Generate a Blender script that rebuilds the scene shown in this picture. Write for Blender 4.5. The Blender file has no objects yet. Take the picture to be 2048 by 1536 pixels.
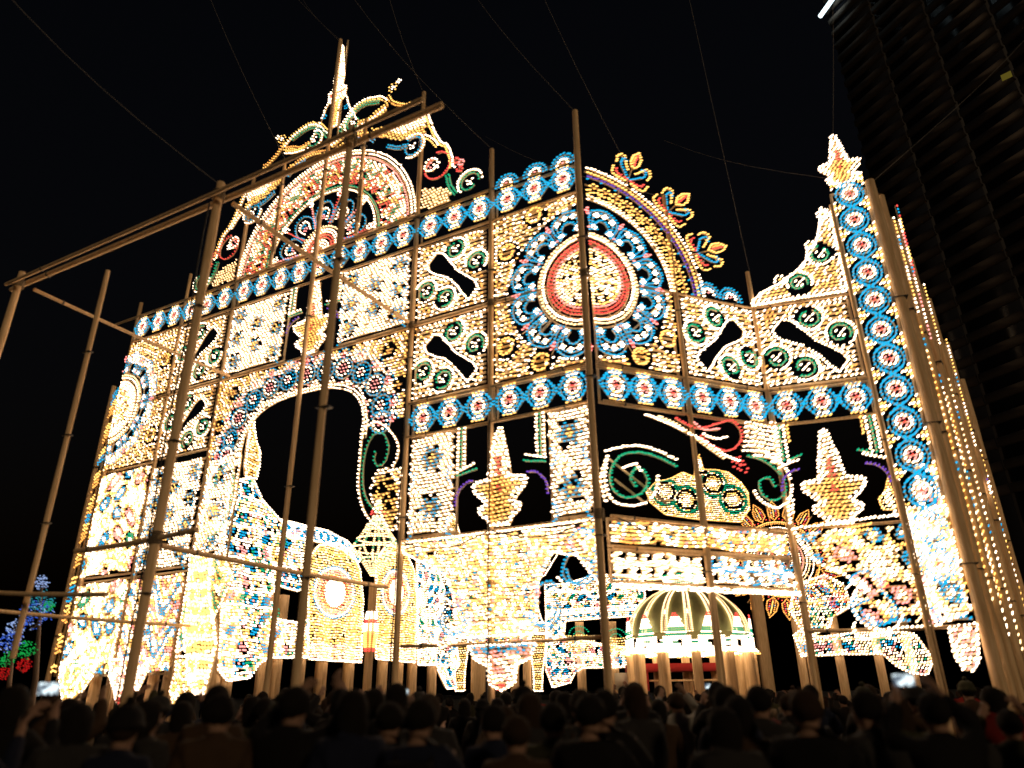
import bpy, math, random
import numpy as np
random.seed(7); rng = np.random.default_rng(7)
sc = bpy.context.scene
# ---------------------------------------------------------------- camera, world, light, exposure
EYE = 1.65
F_PX = 1435.0                      # focal length in pixels of the 2048 px wide photograph
PITCH = math.atan(617 / 1435.0); ROLL = math.radians(0.7)
cam_d = bpy.data.cameras.new('camera'); cam = bpy.data.objects.new('camera', cam_d)
sc.collection.objects.link(cam); sc.camera = cam
cam_d.sensor_width = 36.0; cam_d.lens = 36.0 * F_PX / 2048.0
cam_d.dof.use_dof = True; cam_d.dof.focus_distance = 45.0; cam_d.dof.aperture_fstop = 0.6   # slightly front-soft lens
cam_d.clip_start = 0.05; cam_d.clip_end = 2000
FW = np.array([0, math.cos(PITCH), math.sin(PITCH)]); R0 = np.array([1., 0, 0]); U0 = np.cross(R0, FW)
RT = math.cos(ROLL) * R0 - math.sin(ROLL) * U0
UP = math.sin(ROLL) * R0 + math.cos(ROLL) * U0
EYEP = np.array([0, 0, EYE])
import mathutils
cam.matrix_world = mathutils.Matrix(((RT[0], UP[0], -FW[0], 0), (RT[1], UP[1], -FW[1], 0),
                                     (RT[2], UP[2], -FW[2], EYE), (0, 0, 0, 1)))
world = bpy.data.worlds.new('World'); sc.world = world; world.use_nodes = True
wn = world.node_tree.nodes; wl = world.node_tree.links
sky = wn.new('ShaderNodeTexSky'); sky.sky_type = 'NISHITA'; sky.sun_disc = False
sky.sun_elevation = math.radians(-4); sky.sun_rotation = math.radians(200)
wn['Background'].inputs['Strength'].default_value = 0.11
wl.new(sky.outputs[0], wn['Background'].inputs['Color'])
fill_d = bpy.data.lights.new('warm_fill', 'SUN'); fill_d.energy = 0.46; fill_d.angle = math.radians(6)  # added warm fill from behind the camera, no real source, brightens the timber
fill_d.color = (1.0, 0.74, 0.46)
fill_sun = bpy.data.objects.new('fill_sun', fill_d); sc.collection.objects.link(fill_sun)
fill_sun.rotation_euler = (math.radians(66), 0, math.radians(28))
sc.view_settings.view_transform = 'Standard'; sc.view_settings.look = 'None'
sc.view_settings.exposure = 0.15; sc.view_settings.gamma = 1.0; sc.view_settings.use_curve_mapping = False
sc.cycles.use_denoising = True
sc.cycles.max_bounces = 4; sc.cycles.diffuse_bounces = 2; sc.cycles.glossy_bounces = 2
sc.cycles.sample_clamp_indirect = 4.0
sc.cycles.use_light_tree = True

# ---------------------------------------------------------------- materials
def nodes(name):
    m = bpy.data.materials.new(name); m.use_nodes = True
    return m, m.node_tree.nodes, m.node_tree.links, m.node_tree.nodes['Principled BSDF']
def mat_lamp(name, col, strength):
    m, n, l, b = nodes(name)
    n.remove(b)
    e = n.new('ShaderNodeEmission'); e.inputs['Strength'].default_value = strength
    e.inputs['Color'].default_value = (*col, 1)
    l.new(e.outputs[0], n['Material Output'].inputs['Surface'])
    m.cycles.emission_sampling = 'FRONT'
    return m
def mat_wood(name, c1, c2, scale=3.0, rough=0.75, stretch=(8, 8, 0.6)):
    m, n, l, b = nodes(name)
    tc = n.new('ShaderNodeTexCoord'); mp = n.new('ShaderNodeMapping'); mp.inputs['Scale'].default_value = stretch
    nz = n.new('ShaderNodeTexNoise'); nz.inputs['Scale'].default_value = scale; nz.inputs['Detail'].default_value = 5
    cr = n.new('ShaderNodeValToRGB'); cr.color_ramp.elements[0].position = .35; cr.color_ramp.elements[1].position = .7
    cr.color_ramp.elements[0].color = (*c1, 1); cr.color_ramp.elements[1].color = (*c2, 1)
    l.new(tc.outputs['Object'], mp.inputs[0]); l.new(mp.outputs[0], nz.inputs[0]); l.new(nz.outputs['Fac'], cr.inputs[0])
    l.new(cr.outputs[0], b.inputs['Base Color']); b.inputs['Roughness'].default_value = rough
    bp = n.new('ShaderNodeBump'); bp.inputs['Strength'].default_value = .3; bp.inputs['Distance'].default_value = .01
    l.new(nz.outputs['Fac'], bp.inputs['Height']); l.new(bp.outputs[0], b.inputs['Normal'])
    return m
def mat_plain(name, col, rough=0.8, var=0.25, scale=6.0, metal=0.0):
    m, n, l, b = nodes(name)
    tc = n.new('ShaderNodeTexCoord'); nz = n.new('ShaderNodeTexNoise'); nz.inputs['Scale'].default_value = scale
    nz.inputs['Detail'].default_value = 4
    cr = n.new('ShaderNodeValToRGB')
    cr.color_ramp.elements[0].color = (*[c * (1 - var) for c in col], 1)
    cr.color_ramp.elements[1].color = (*[min(1, c * (1 + var)) for c in col], 1)
    l.new(tc.outputs['Object'], nz.inputs[0]); l.new(nz.outputs['Fac'], cr.inputs[0])
    l.new(cr.outputs[0], b.inputs['Base Color']); b.inputs['Roughness'].default_value = rough
    b.inputs['Metallic'].default_value = metal
    return m
WOOD, WHITE, YELLOW, BLUE, GREEN, RED, PINK, VIOLET, AMBER, CREAM = range(10)
LK = 1.0
MATS = [mat_wood('lattice_wood', (.70, .50, .28), (.84, .66, .42)),
        mat_lamp('warm_white_bulb', (1.0, .72, .48), 6.2),
        mat_lamp('yellow_bulb', (1.0, .52, .12), 2.6),
        mat_lamp('blue_bulb', (.01, .40, .72), 1.3),
        mat_lamp('green_bulb', (.01, .55, .26), .95),
        mat_lamp('red_bulb', (1.0, .09, .07), 1.5),
        mat_lamp('pink_bulb', (1.0, .30, .26), 2.2),
        mat_lamp('violet_bulb', (.24, .09, .65), .9),
        mat_lamp('amber_bulb', (1.0, .40, .08), 2.0),
        mat_lamp('cream_bulb', (1.0, .64, .30), 3.4)]
M_POST = mat_wood('timber', (.66, .42, .20), (.88, .62, .35))
M_METAL = mat_plain('dark_steel', (.10, .09, .08), .5, .2, 8, .6)
M_CABLE = mat_plain('cable', (.22, .20, .18), .6, .1)

# ---------------------------------------------------------------- object helpers
def prop(o, label=None, cat=None, group=None, kind=None):
    if label: o['label'] = label
    if cat: o['category'] = cat
    if group: o['group'] = group
    if kind: o['kind'] = kind
    return o
def thing(name, loc, label, cat, group=None):
    o = bpy.data.objects.new(name, None); sc.collection.objects.link(o); o.location = [float(c) for c in loc]
    o.empty_display_size = .3
    return prop(o, label, cat, group)
def link(name, me, parent=None, loc=None):
    o = bpy.data.objects.new(name, me); sc.collection.objects.link(o)
    if parent: o.parent = parent
    if loc is not None: o.location = [float(c) for c in loc]
    return o
def wpos(o):
    p = np.zeros(3)
    while o is not None:
        p = p + np.array(o.location); o = o.parent
    return p
def raw_mesh(name, V, loops, starts, totals, mi, mats):
    me = bpy.data.meshes.new(name)
    me.vertices.add(len(V)); me.vertices.foreach_set('co', np.asarray(V, np.float32).ravel())
    me.loops.add(len(loops)); me.loops.foreach_set('vertex_index', np.asarray(loops, np.int32))
    me.polygons.add(len(starts)); me.polygons.foreach_set('loop_start', np.asarray(starts, np.int32))
    me.polygons.foreach_set('loop_total', np.asarray(totals, np.int32))
    for m in mats: me.materials.append(m)
    me.polygons.foreach_set('material_index', np.asarray(mi, np.int32))
    me.update(calc_edges=True); me.validate()
    return me
BOXF = np.array([[0, 1, 3, 2], [4, 6, 7, 5], [0, 4, 5, 1], [2, 3, 7, 6], [0, 2, 6, 4], [1, 5, 7, 3]])
class Geo:
    """collects boxes, tubes, ribbons and bulbs and links them as one mesh"""
    def __init__(s): s.V = []; s.F = []; s.M = []; s.n = 0
    def add(s, V, F, m):
        V = np.asarray(V, float); F = np.asarray(F, int)
        s.V.append(V); s.F.append(F + s.n); s.M.append(np.full(len(F), m) if np.isscalar(m) else np.asarray(m)); s.n += len(V)
    def box(s, c, ax, ay, az, m=0):
        """centre and three half-axis vectors"""
        c, ax, ay, az = (np.asarray(q, float) for q in (c, ax, ay, az))
        V = [c + i * ax + j * ay + k * az for i in (-1, 1) for j in (-1, 1) for k in (-1, 1)]
        s.add(V, BOXF, m)
    def bar(s, a, b, w, h, m=0, side=None):
        a = np.asarray(a, float); b = np.asarray(b, float); d = b - a; L = np.linalg.norm(d); d = d / L
        if side is None:
            side = np.cross(d, [0, 0, 1.]) if abs(d[2]) < .95 else np.array([1., 0, 0])
        side = np.asarray(side, float); side = side - d * (side @ d); side /= np.linalg.norm(side)
        up = np.cross(d, side)
        s.box((a + b) / 2, d * L / 2, side * w / 2, up * h / 2, m)
    def tube(s, pts, r, m=0, n=8):
        pts = np.asarray(pts, float); k = len(pts)
        r = np.full(k, r) if np.isscalar(r) else np.asarray(r)
        V = []; 
        for i in range(k):
            d = pts[min(i + 1, k - 1)] - pts[max(i - 1, 0)]; d /= np.linalg.norm(d)
            a = np.cross(d, [0, 0, 1.]) if abs(d[2]) < .9 else np.cross(d, [1., 0, 0]); a /= np.linalg.norm(a); b = np.cross(d, a)
            for j in range(n):
                t = 2 * math.pi * j / n; V.append(pts[i] + r[i] * (math.cos(t) * a + math.sin(t) * b))
        F = [[i * n + j, i * n + (j + 1) % n, (i + 1) * n + (j + 1) % n, (i + 1) * n + j] for i in range(k - 1) for j in range(n)]
        s.add(V, F, m)
        c0 = len(V); 
        s.add([pts[0]] + V[:n], [[0, 1 + (j + 1) % n, 1 + j, 1 + j] for j in range(n)], m)
        s.add([pts[-1]] + V[-n:], [[0, 1 + j, 1 + (j + 1) % n, 1 + (j + 1) % n] for j in range(n)], m)
    def bulbs(s, P, D, cols, L, R, lod=0):
        P = np.asarray(P, float); N = len(P)
        if N == 0: return
        cols = np.full(N, cols) if np.ndim(cols) == 0 else np.asarray(cols)
        D = np.broadcast_to(np.asarray(D, float), (N, 3)); D = D / np.linalg.norm(D, axis=1, keepdims=True)
        a = np.cross(D, [0.31, 0.22, 0.92]); a /= np.linalg.norm(a, axis=1, keepdims=True); b = np.cross(D, a)
        k = 5 if lod == 0 else 4
        rings = ((-.25, 1.), (.25, 1.)) if lod == 0 else ((0., 1.15),)
        parts = [P - D * L * .5]
        for t, rr in rings:
            for j in range(k):
                th = 2 * math.pi * j / k; parts.append(P + D * L * t + R * rr * (math.cos(th) * a + math.sin(th) * b))
        parts.append(P + D * L * .5)
        V = np.stack(parts, 1); nv = V.shape[1]
        F = []
        for j in range(k): F.append([0, 1 + (j + 1) % k, 1 + j, 1 + j])
        for q in range(len(rings) - 1):
            for j in range(k): F.append([1 + q * k + j, 1 + q * k + (j + 1) % k, 1 + (q + 1) * k + (j + 1) % k, 1 + (q + 1) * k + j])
        o = 1 + (len(rings) - 1) * k
        for j in range(k): F.append([nv - 1, o + j, o + (j + 1) % k, o + (j + 1) % k])
        F = np.array(F); FF = (F[None] + (np.arange(N) * nv)[:, None, None]).reshape(-1, 4)
        s.add(V.reshape(-1, 3), FF, np.repeat(np.asarray(cols, int), len(F)))
    def mesh(s, name, mats, origin=(0, 0, 0)):
        V = np.concatenate(s.V) - np.asarray(origin, float); F = np.concatenate(s.F); M = np.concatenate(s.M)
        tri = F[:, 2] == F[:, 3]
        tot = np.where(tri, 3, 4); keep = np.ones_like(F, bool); keep[tri, 3] = False
        starts = np.concatenate([[0], np.cumsum(tot)[:-1]])
        used = np.unique(M); remap = {u: i for i, u in enumerate(used)}
        return raw_mesh(name, V, F[keep], starts, tot, [remap[q] for q in M], [mats[u] for u in used])
    def build(s, name, mats, parent=None, loc=None, smooth=False):
        if s.n == 0: return None
        org = wpos(parent) if parent is not None else (np.asarray(loc, float) if loc is not None else np.zeros(3))
        me = s.mesh(name, mats, org)
        if smooth: me.polygons.foreach_set('use_smooth', np.ones(len(me.polygons), bool))
        o = link(name, me, parent, None if parent is not None else org)
        if name in ('leaf_bulbs', 'white_rows', 'petal_tip', 'leaf_bud', 'white_edge', 'violet_curl', 'leaf_bulb', 'rows', 'edge_bulbs'): o['kind'] = 'stuff'     # bulbs too small to pick apart
        return o

# ---------------------------------------------------------------- survey: image direction -> point on a wall
def ray(px, py):
    d = FW * F_PX + RT * (px - 1024) + UP * (768 - py); return d / np.linalg.norm(d)
def at_height(px, py, z):
    d = ray(px, py); return EYEP + (z - EYE) / d[2] * d
def at_dist(px, py, dist):
    d = ray(px, py); return EYEP + dist / math.hypot(d[0], d[1]) * d
def az_dir(a): a = math.radians(a); return np.array([math.sin(a), math.cos(a), 0.])
class Wall:
    def __init__(s, P, az, tilt=(0, 0), lod=0, name=''):
        s.P = np.array([P[0], P[1], 0.]); s.e = az_dir(az); n = np.array([-s.e[1], s.e[0], 0.])
        if (EYEP - s.P) @ n < 0: n = -n
        s.n = n; s.tilt = tilt; s.far_u = None; s.lod = lod; s.name = name   # tilt: bulb slant in degrees at two u values (u0,t0,u1,t1)
    def pt(s, u, z, w=0.):
        u = np.asarray(u, float); z = np.asarray(z, float)
        return s.P + u[..., None] * s.e + z[..., None] * np.array([0, 0, 1.]) + np.asarray(w, float)[..., None] * s.n
    def uz(s, pts):
        out = []
        for px, py in pts:
            d = ray(px, py); t = ((s.P - EYEP) @ s.n) / (d @ s.n); X = EYEP + t * d
            out.append(((X - s.P) @ s.e, X[2]))
        return np.array(out)
    def dirs(s, u):
        u0, t0, u1, t1 = s.tilt; t = np.radians(np.interp(u, [min(u0, u1), max(u0, u1)], [t0, t1] if u0 < u1 else [t1, t0]))
        t = t + rng.normal(0, .05, len(u))
        return (np.cos(t)[:, None] * s.e + np.sin(t)[:, None] * np.array([0, 0, 1.]) + .25 * s.n)

P0 = np.array([1.622, 12.898, 0.])
L1 = 15.2
W1 = Wall(P0, 118, (-15.2, -55, 0, -4)); 
W1.far_u = -4.0
W2 = Wall(P0, 68, (0, 3, 4.15, 24))
P1 = P0 + W2.e * 4.15
W3 = Wall(P1, 108, (0, 26, 3, 44))
P2 = P1 + W3.e * 3.0
W4 = Wall(P2, 38, (0, 45, 10, 45), 0)
PL = P0 - W1.e * L1
W0 = Wall(PL, 322, (0, 40, 4, 40), 0)
WA = Wall(PL, 27, (0, -35, 18, -15), 1)
WB = Wall((-3.5, 39.5), 91, (0, -8, 18, 12), 1)
WC = Wall((10.6, 30.0), 118, (0, 25, 4.5, 40), 1)

# ---------------------------------------------------------------- pattern helpers (all in wall metres)
def resample(pts, s, closed=False):
    pts = np.asarray(pts, float)
    if closed: pts = np.vstack([pts, pts[:1]])
    d = np.r_[0, np.cumsum(np.hypot(*np.diff(pts, axis=0).T))]
    n = max(2, int(round(d[-1] / s)) + (0 if closed else 1))
    t = np.linspace(0, d[-1], n, endpoint=not closed)
    return np.c_[np.interp(t, d, pts[:, 0]), np.interp(t, d, pts[:, 1])]
def smooth_curve(pts, k=10):
    p = np.asarray(pts, float); p = np.vstack([2 * p[0] - p[1], p, 2 * p[-1] - p[-2]]); out = []
    for i in range(1, len(p) - 2):
        for t in np.linspace(0, 1, k, endpoint=False):
            out.append(.5 * (2 * p[i] + (p[i + 1] - p[i - 1]) * t + (2 * p[i - 1] - 5 * p[i] + 4 * p[i + 1] - p[i + 2]) * t * t + (3 * p[i] - p[i - 1] - 3 * p[i + 1] + p[i + 2]) * t ** 3))
    out.append(p[-2]); return np.array(out)
def arc(c, r, a0, a1, n=40, rz=None):
    t = np.radians(np.linspace(a0, a1, n)); return np.c_[c[0] + r * np.cos(t), c[1] + (rz or r) * np.sin(t)]
def inside(P, poly):
    poly = np.asarray(poly, float); x, y = P[:, 0], P[:, 1]; c = np.zeros(len(P), bool); j = len(poly) - 1
    for i in range(len(poly)):
        xi, yi = poly[i]; xj, yj = poly[j]
        if yi != yj: c ^= ((yi > y) != (yj > y)) & (x < (xj - xi) * (y - yi) / (yj - yi) + xi)
        j = i
    return c
def seg_dist(P, poly, closed=True):
    poly = np.asarray(poly, float); n = len(poly); d = np.full(len(P), 1e9)
    for i in range(n if closed else n - 1):
        a = poly[i]; b = poly[(i + 1) % n]; ab = b - a; t = np.clip(((P - a) @ ab) / max(ab @ ab, 1e-9), 0, 1)
        d = np.minimum(d, np.hypot(*(P - a - t[:, None] * ab).T))
    return d
class Motif(Geo):
    """bulb rows on slats, in the coordinates of a wall"""
    def __init__(s, wall, w=.05, L=.086, R=.0165):
        super().__init__(); s.w = wall; s.off = w + .07; s.L = L; s.R = R
    def put(s, P, col):
        P = np.asarray(P, float)
        if len(P) == 0: return
        P = P + rng.normal(0, .006, P.shape)
        cols = np.full(len(P), col) if np.isscalar(col) else np.asarray(col)
        if len(P) > 12: k = rng.random(len(P)) > .015; P = P[k]; cols = cols[k]      # a few dead bulbs
        s.bulbs(s.w.pt(P[:, 0], P[:, 1], np.full(len(P), s.off)), s.w.dirs(P[:, 0]), cols, s.L, s.R, s.w.lod)
    def strip(s, P, width=.03, m=WOOD, off=None, th=.018):
        P = np.asarray(P, float)
        if len(P) < 2: return
        off = s.off - .035 if off is None else off
        d = np.gradient(P, axis=0); d /= np.maximum(np.hypot(*d.T), 1e-9)[:, None]; q = np.c_[-d[:, 1], d[:, 0]] * width / 2
        A = P + q; B = P - q; k = len(P)
        V = np.concatenate([s.w.pt(X[:, 0], X[:, 1], np.full(k, o)) for X in (A, B) for o in (off, off - th)])
        i = np.arange(k - 1)
        F = []
        for a, b in ((0, 1), (1, 3), (3, 2), (2, 0)):
            F.append(np.c_[a * k + i, a * k + i + 1, b * k + i + 1, b * k + i])
        F.append(np.array([[0, k, 3 * k, 2 * k], [k - 1, 3 * k - 1 + 0, 4 * k - 1, 2 * k - 1]]))
        s.add(V, np.concatenate(F), m)
    def row(s, pts, col, sp=.078, closed=False, strip=True):
        pts = np.asarray(pts, float); sp = max(sp, .072)
        if s.w.far_u is not None and pts[:, 0].mean() < s.w.far_u: sp = max(sp, .094)
        P = resample(pts, sp, closed)
        s.put(P, col)
        if strip:
            Q = resample(pts, .16, closed)
            if closed: Q = np.vstack([Q, Q[:1]])
            s.strip(Q)
    def poly(s, pts, m=0): pass
    def fill(s, mask, bbox, colfn, sx=.112, sz=.080, slats=True, flow=None):
        u0, z0, u1, z1 = bbox
        zs = np.arange(z0 + sz / 2, z1, sz)
        for i, z in enumerate(zs):
            us = np.arange(u0 + (sx / 2 if i % 2 else 0), u1, sx); P = np.c_[us, np.full(len(us), z)]
            P = P + np.c_[.018 * np.sin(z * 13 + us * 3) + rng.normal(0, .008, len(us)), .022 * np.sin(us * 5.3 + z * 2.1) + rng.normal(0, .006, len(us))]
            k = mask(P); P = P[k]
            if len(P) == 0: continue
            c = colfn(P); ok = c >= 0
            s.put(P[ok], c[ok])
            if slats:
                q = P[ok]
                if len(q) > 1:
                    br = np.where(np.diff(q[:, 0]) > sx * 1.8)[0]
                    for run in np.split(q, br + 1):
                        if len(run) > 1:
                            s.strip(np.array([[run[0, 0] - .04, z], [run[-1, 0] + .04, z]]), .040)
    def stream(s, mask, bbox, distfn, colfn, step=.080, sp=.088):
        """fills a region with rows of bulbs that follow the contours of distfn"""
        u0, z0, u1, z1 = bbox; h = .026
        U, Z = np.meshgrid(np.arange(u0, u1, h), np.arange(z0, z1, h)); P = np.c_[U.ravel(), Z.ravel()]
        P = P[mask(P)]
        if len(P) == 0: return
        d = distfn(P); lv = np.round(d / step)
        near = np.abs(d / step - lv) < .17; P = P[near]; lv = lv[near]
        order = rng.permutation(len(P)); P = P[order]; lv = lv[order]
        cell = {}; keep = []
        for i, (x, z) in enumerate(P):
            cx, cz = int(x / sp), int(z / sp); ok = True
            for a in (-1, 0, 1):
                for b in (-1, 0, 1):
                    for j in cell.get((cx + a, cz + b), ()):
                        q = P[j]; lim = sp * .90 if lv[j] == lv[i] else step * .70
                        if (q[0] - x) ** 2 + (q[1] - z) ** 2 < lim * lim: ok = False; break
                    if not ok: break
                if not ok: break
            if ok: keep.append(i); cell.setdefault((cx, cz), []).append(i)
        P = P[keep]; lv = lv[keep].astype(int); c = colfn(P, lv); k = c >= 0
        s.put(P[k], c[k])
        Q = P[k]
        if len(Q):      # small wooden mounting slats behind the bulbs
            for z in np.arange(z0 + .04, z1, .105):
                us = np.arange(u0, u1, .05); m_ = mask(np.c_[us, np.full(len(us), z)])
                for run in np.split(us, np.where(np.diff(m_.astype(int)) != 0)[0] + 1):
                    if len(run) > 2 and mask(np.array([[run[len(run) // 2], z]]))[0]: s.strip(np.array([[run[0], z], [run[-1], z]]), .048, off=s.off - .05)
    def spiral(s, c, r, col, a0=0, turns=1.25, flip=1, outer=None, inner=None, sp=.075):
        t = np.linspace(0, 1, 60); rr = r * (1 - .34 * t ** 3); th = np.radians(a0) + flip * t * turns * 2 * math.pi
        s.row(np.c_[c[0] + rr * np.cos(th), c[1] + rr * np.sin(th)], col, sp)
        if outer is not None:
            k = t < .7; ro = rr[k] + .09
            s.row(np.c_[c[0] + ro * np.cos(th[k]), c[1] + ro * np.sin(th[k])], outer, sp)
        if inner is not None:
            s.put(np.array([[c[0] + .02, c[1]], [c[0] - .07, c[1] + .05], [c[0] + .05, c[1] - .08], [c[0] - .04, c[1] - .06], [c[0] + .09, c[1] + .06]]) , inner)
def disc(c, r, n=24): return arc(c, r, 0, 360 - 360 / n, n)
def cs(P, spec_white=.6):  return np.where(rng.random(len(P)) < spec_white, WHITE, YELLOW)

# ---------------------------------------------------------------- ornament builders (each returns a part)
def oval_part(parent, wall, c, vertical=False, half=0, w=.06):
    """blue double ring with a pink and white rosette; half=1 keeps only the upper half (a scallop)"""
    r = .29; c = (c[0] + rng.normal(0, .008), c[1] + rng.normal(0, .008))
    m = Motif(wall, w)
    rr = [(r, .31), (r - .085, .225)]
    for a, b in rr:
        if half: m.row(arc(c, a, 0, 180, 20, b), BLUE, .085)
        else: m.row(arc(c, a, 0, 350, 30, b), BLUE, .086, True)
    if not half:       # crossing ties to the neighbours
        for sx in (-1, 1):
            for sz in (-1, 1):
                if vertical: pts = np.array([[c[0] + sx * .20, c[1] + sz * .20], [c[0] + sx * .03, c[1] + sz * .35]])
                else: pts = np.array([[c[0] + sx * .20, c[1] + sz * .20], [c[0] + sx * .35, c[1] + sz * .03]])
                m.row(pts, BLUE, .08)
    o = m.build('oval_ring', MATS, parent)
    q = Motif(wall, w + .01)
    if half:
        q.put(arc(c, .13, 10, 170, 6, .15), WHITE); q.put(np.array([[c[0], c[1] + .05]]), PINK)
    else:
        q.put(arc(c, .145, 0, 330, 11), WHITE); q.put(arc(c, .08, 0, 300, 5), PINK); q.put([c], RED)
        q.strip(arc(c, .145, 0, 360, 13)); q.strip(np.array([[c[0] - .1, c[1]], [c[0] + .1, c[1]]]))
    q.build('rosette', MATS, o)
    return o
def tri_part(m, c, sx, sz):
    """small yellow/white triangle of bulbs between two ovals"""
    pts = []
    for i, n in enumerate((4, 3, 2)):
        for j in range(n): pts.append([c[0] + (j - (n - 1) / 2) * .085, c[1] + sz * (.02 - i * .075) * -1])
    cols = [YELLOW] * 4 + [WHITE] * 3 + [YELLOW] * 2
    m.put(np.array(pts), np.array(cols)); m.strip(np.array([[c[0] - .15, c[1]], [c[0] + .15, c[1]]]))
def frame_part(parent, wall, u0, z0, u1, z1, w=0., t=.05):
    g = Geo()
    for a, b in (((u0, z0), (u1, z0)), ((u0, z1), (u1, z1))):
        g.bar(wall.pt(a[0], a[1], w), wall.pt(b[0], b[1], w), .05, t)
    for a in (u0 + .02, u1 - .02):
        g.bar(wall.pt(a, z0 + t / 2, w), wall.pt(a, z1 - t / 2, w), .05, t - .01)
    return g.build('frame', [MATS[WOOD]], parent)
def band(wall, u0, u1, z, n, label, scallops=(), w=.06):
    """horizontal band of blue ovals"""
    t = thing('light_band', wall.pt((u0 + u1) / 2, z - .36), label, 'light band', 'bands of blue ovals on the facade')
    p = (u1 - u0) / n
    frame_part(t, wall, u0, z - .375, u1, z + .375, 0.)
    m = Motif(wall, w)
    for i in range(n + 1):
        u = u0 + i * p
        if i < n:
            tri_part(m, (u + p / 2, z + .30), 1, -1); tri_part(m, (u + p / 2, z - .30), 1, 1)
    m.build('triangle_bulbs', MATS, t)['kind'] = 'stuff'
    for i in range(n):
        oval_part(t, wall, (u0 + i * p + (p / 2 if False else p * .5) , z))
    for u in scallops: oval_part(t, wall, (u, z + .40), half=1)
    return t
def c_scroll(parent, wall, c, r, col=GREEN, a0=40, flip=1, inner=WHITE, w=.06, outer=WHITE, name='scroll', turns=.88):
    m = Motif(wall, w); m.spiral(c, r, col, a0, turns, flip, outer, inner)
    return m.build(name, MATS, parent)
def tile(wall, u0, u1, z0, z1, flip, label, top=None):
    """filigree tile: diagonal dark slot, four green C scrolls, yellow and white filling"""
    uc, zc = (u0 + u1) / 2, (z0 + z1) / 2; hu, hz = (u1 - u0) / 2, (z1 - z0) / 2
    t = thing('light_tile', wall.pt(uc, z0), label, 'light panel', 'filigree light panels with green scrolls')
    frame_part(t, wall, u0, z0, u1, z1)
    T = lambda s, q: (uc + flip * s * hu, zc + q * hz)
    slot = np.array([T(*p) for p in ((-.45, .66), (-.70, .40), (-.62, .20), (-.42, .06), (-.10, -.10), (.16, -.38), (.33, -.64), (.50, -.85), (.74, -.56), (.62, -.36), (.38, -.16), (.18, 0.0), (.0, .26), (-.14, .46), (-.26, .60))])
    scr = [((.10, .60), 1), ((.68, .10), 1), ((-.70, -.30), 1), ((-.16, -.62), 1)]
    if top is not None: outline = top
    else: outline = np.array([(u0 + .06, z0 + .04), (u1 - .06, z0 + .04), (u1 - .06, z1 - .04), (u0 + .06, z1 - .04)])
    cc = [T(*q) for q, _ in scr]
    cc = [c for c in cc if inside(np.array([c]), outline)[0] and seg_dist(np.array([c]), outline)[0] > .12]
    def mask(P):
        k = inside(P, outline) & ~inside(P, slot)
        for c in cc: k &= np.hypot(P[:, 0] - c[0], P[:, 1] - c[1]) > .275
        return k & (seg_dist(P, slot) > .03)
    ccA = np.array(cc) if len(cc) else np.zeros((0, 2))
    def dist(P):
        d = np.minimum(seg_dist(P, slot), seg_dist(P, outline))
        for c in cc: d = np.minimum(d, np.abs(np.hypot(P[:, 0] - c[0], P[:, 1] - c[1]) - .30))
        return d
    def col(P, lv):
        r = rng.random(len(P)); c = np.where(lv <= 1, WHITE, np.where(lv % 2 == 0, YELLOW, WHITE))
        c = np.where((c == WHITE) & (r < .12), YELLOW, c); c = np.where((c == YELLOW) & (r < .12), AMBER, c); return np.where((lv >= 2) & (r > .93), -1, c)
    m = Motif(wall, .055); m.stream(mask, (outline[:, 0].min(), outline[:, 1].min(), outline[:, 0].max(), outline[:, 1].max()), dist, col)
    m.row(slot, WHITE, .075, True)
    m.build('filling_bulbs', MATS, t)['kind'] = 'stuff'
    for c, q in zip(cc, range(4)):
        c_scroll(t, wall, c, .215, GREEN, [60, -30, 150, 240][q], flip * (1 if q % 2 else -1))
    return t
def flower_fn(cs_, R=.30, core=YELLOW, petal=BLUE, base=WHITE, gaps=True):
    cs_ = np.asarray(cs_, float)
    def f(P):
        d = np.hypot(P[:, None, 0] - cs_[None, :, 0], P[:, None, 1] - cs_[None, :, 1]); j = d.argmin(1); r = d[np.arange(len(P)), j]
        th = np.arctan2(P[:, 1] - cs_[j, 1], P[:, 0] - cs_[j, 0]); pr = R * (.72 + .28 * np.cos(6 * th))
        c = np.full(len(P), base); c = np.where(r < pr, petal, c); c = np.where(r < .09, core, c)
        if gaps: c = np.where((r < pr * .62) & (r > .10) & (np.cos(6 * th) < 0), -1, c); c = np.where((r > pr) & (r < pr + .03), -1, c)
        return c
    return f
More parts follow.
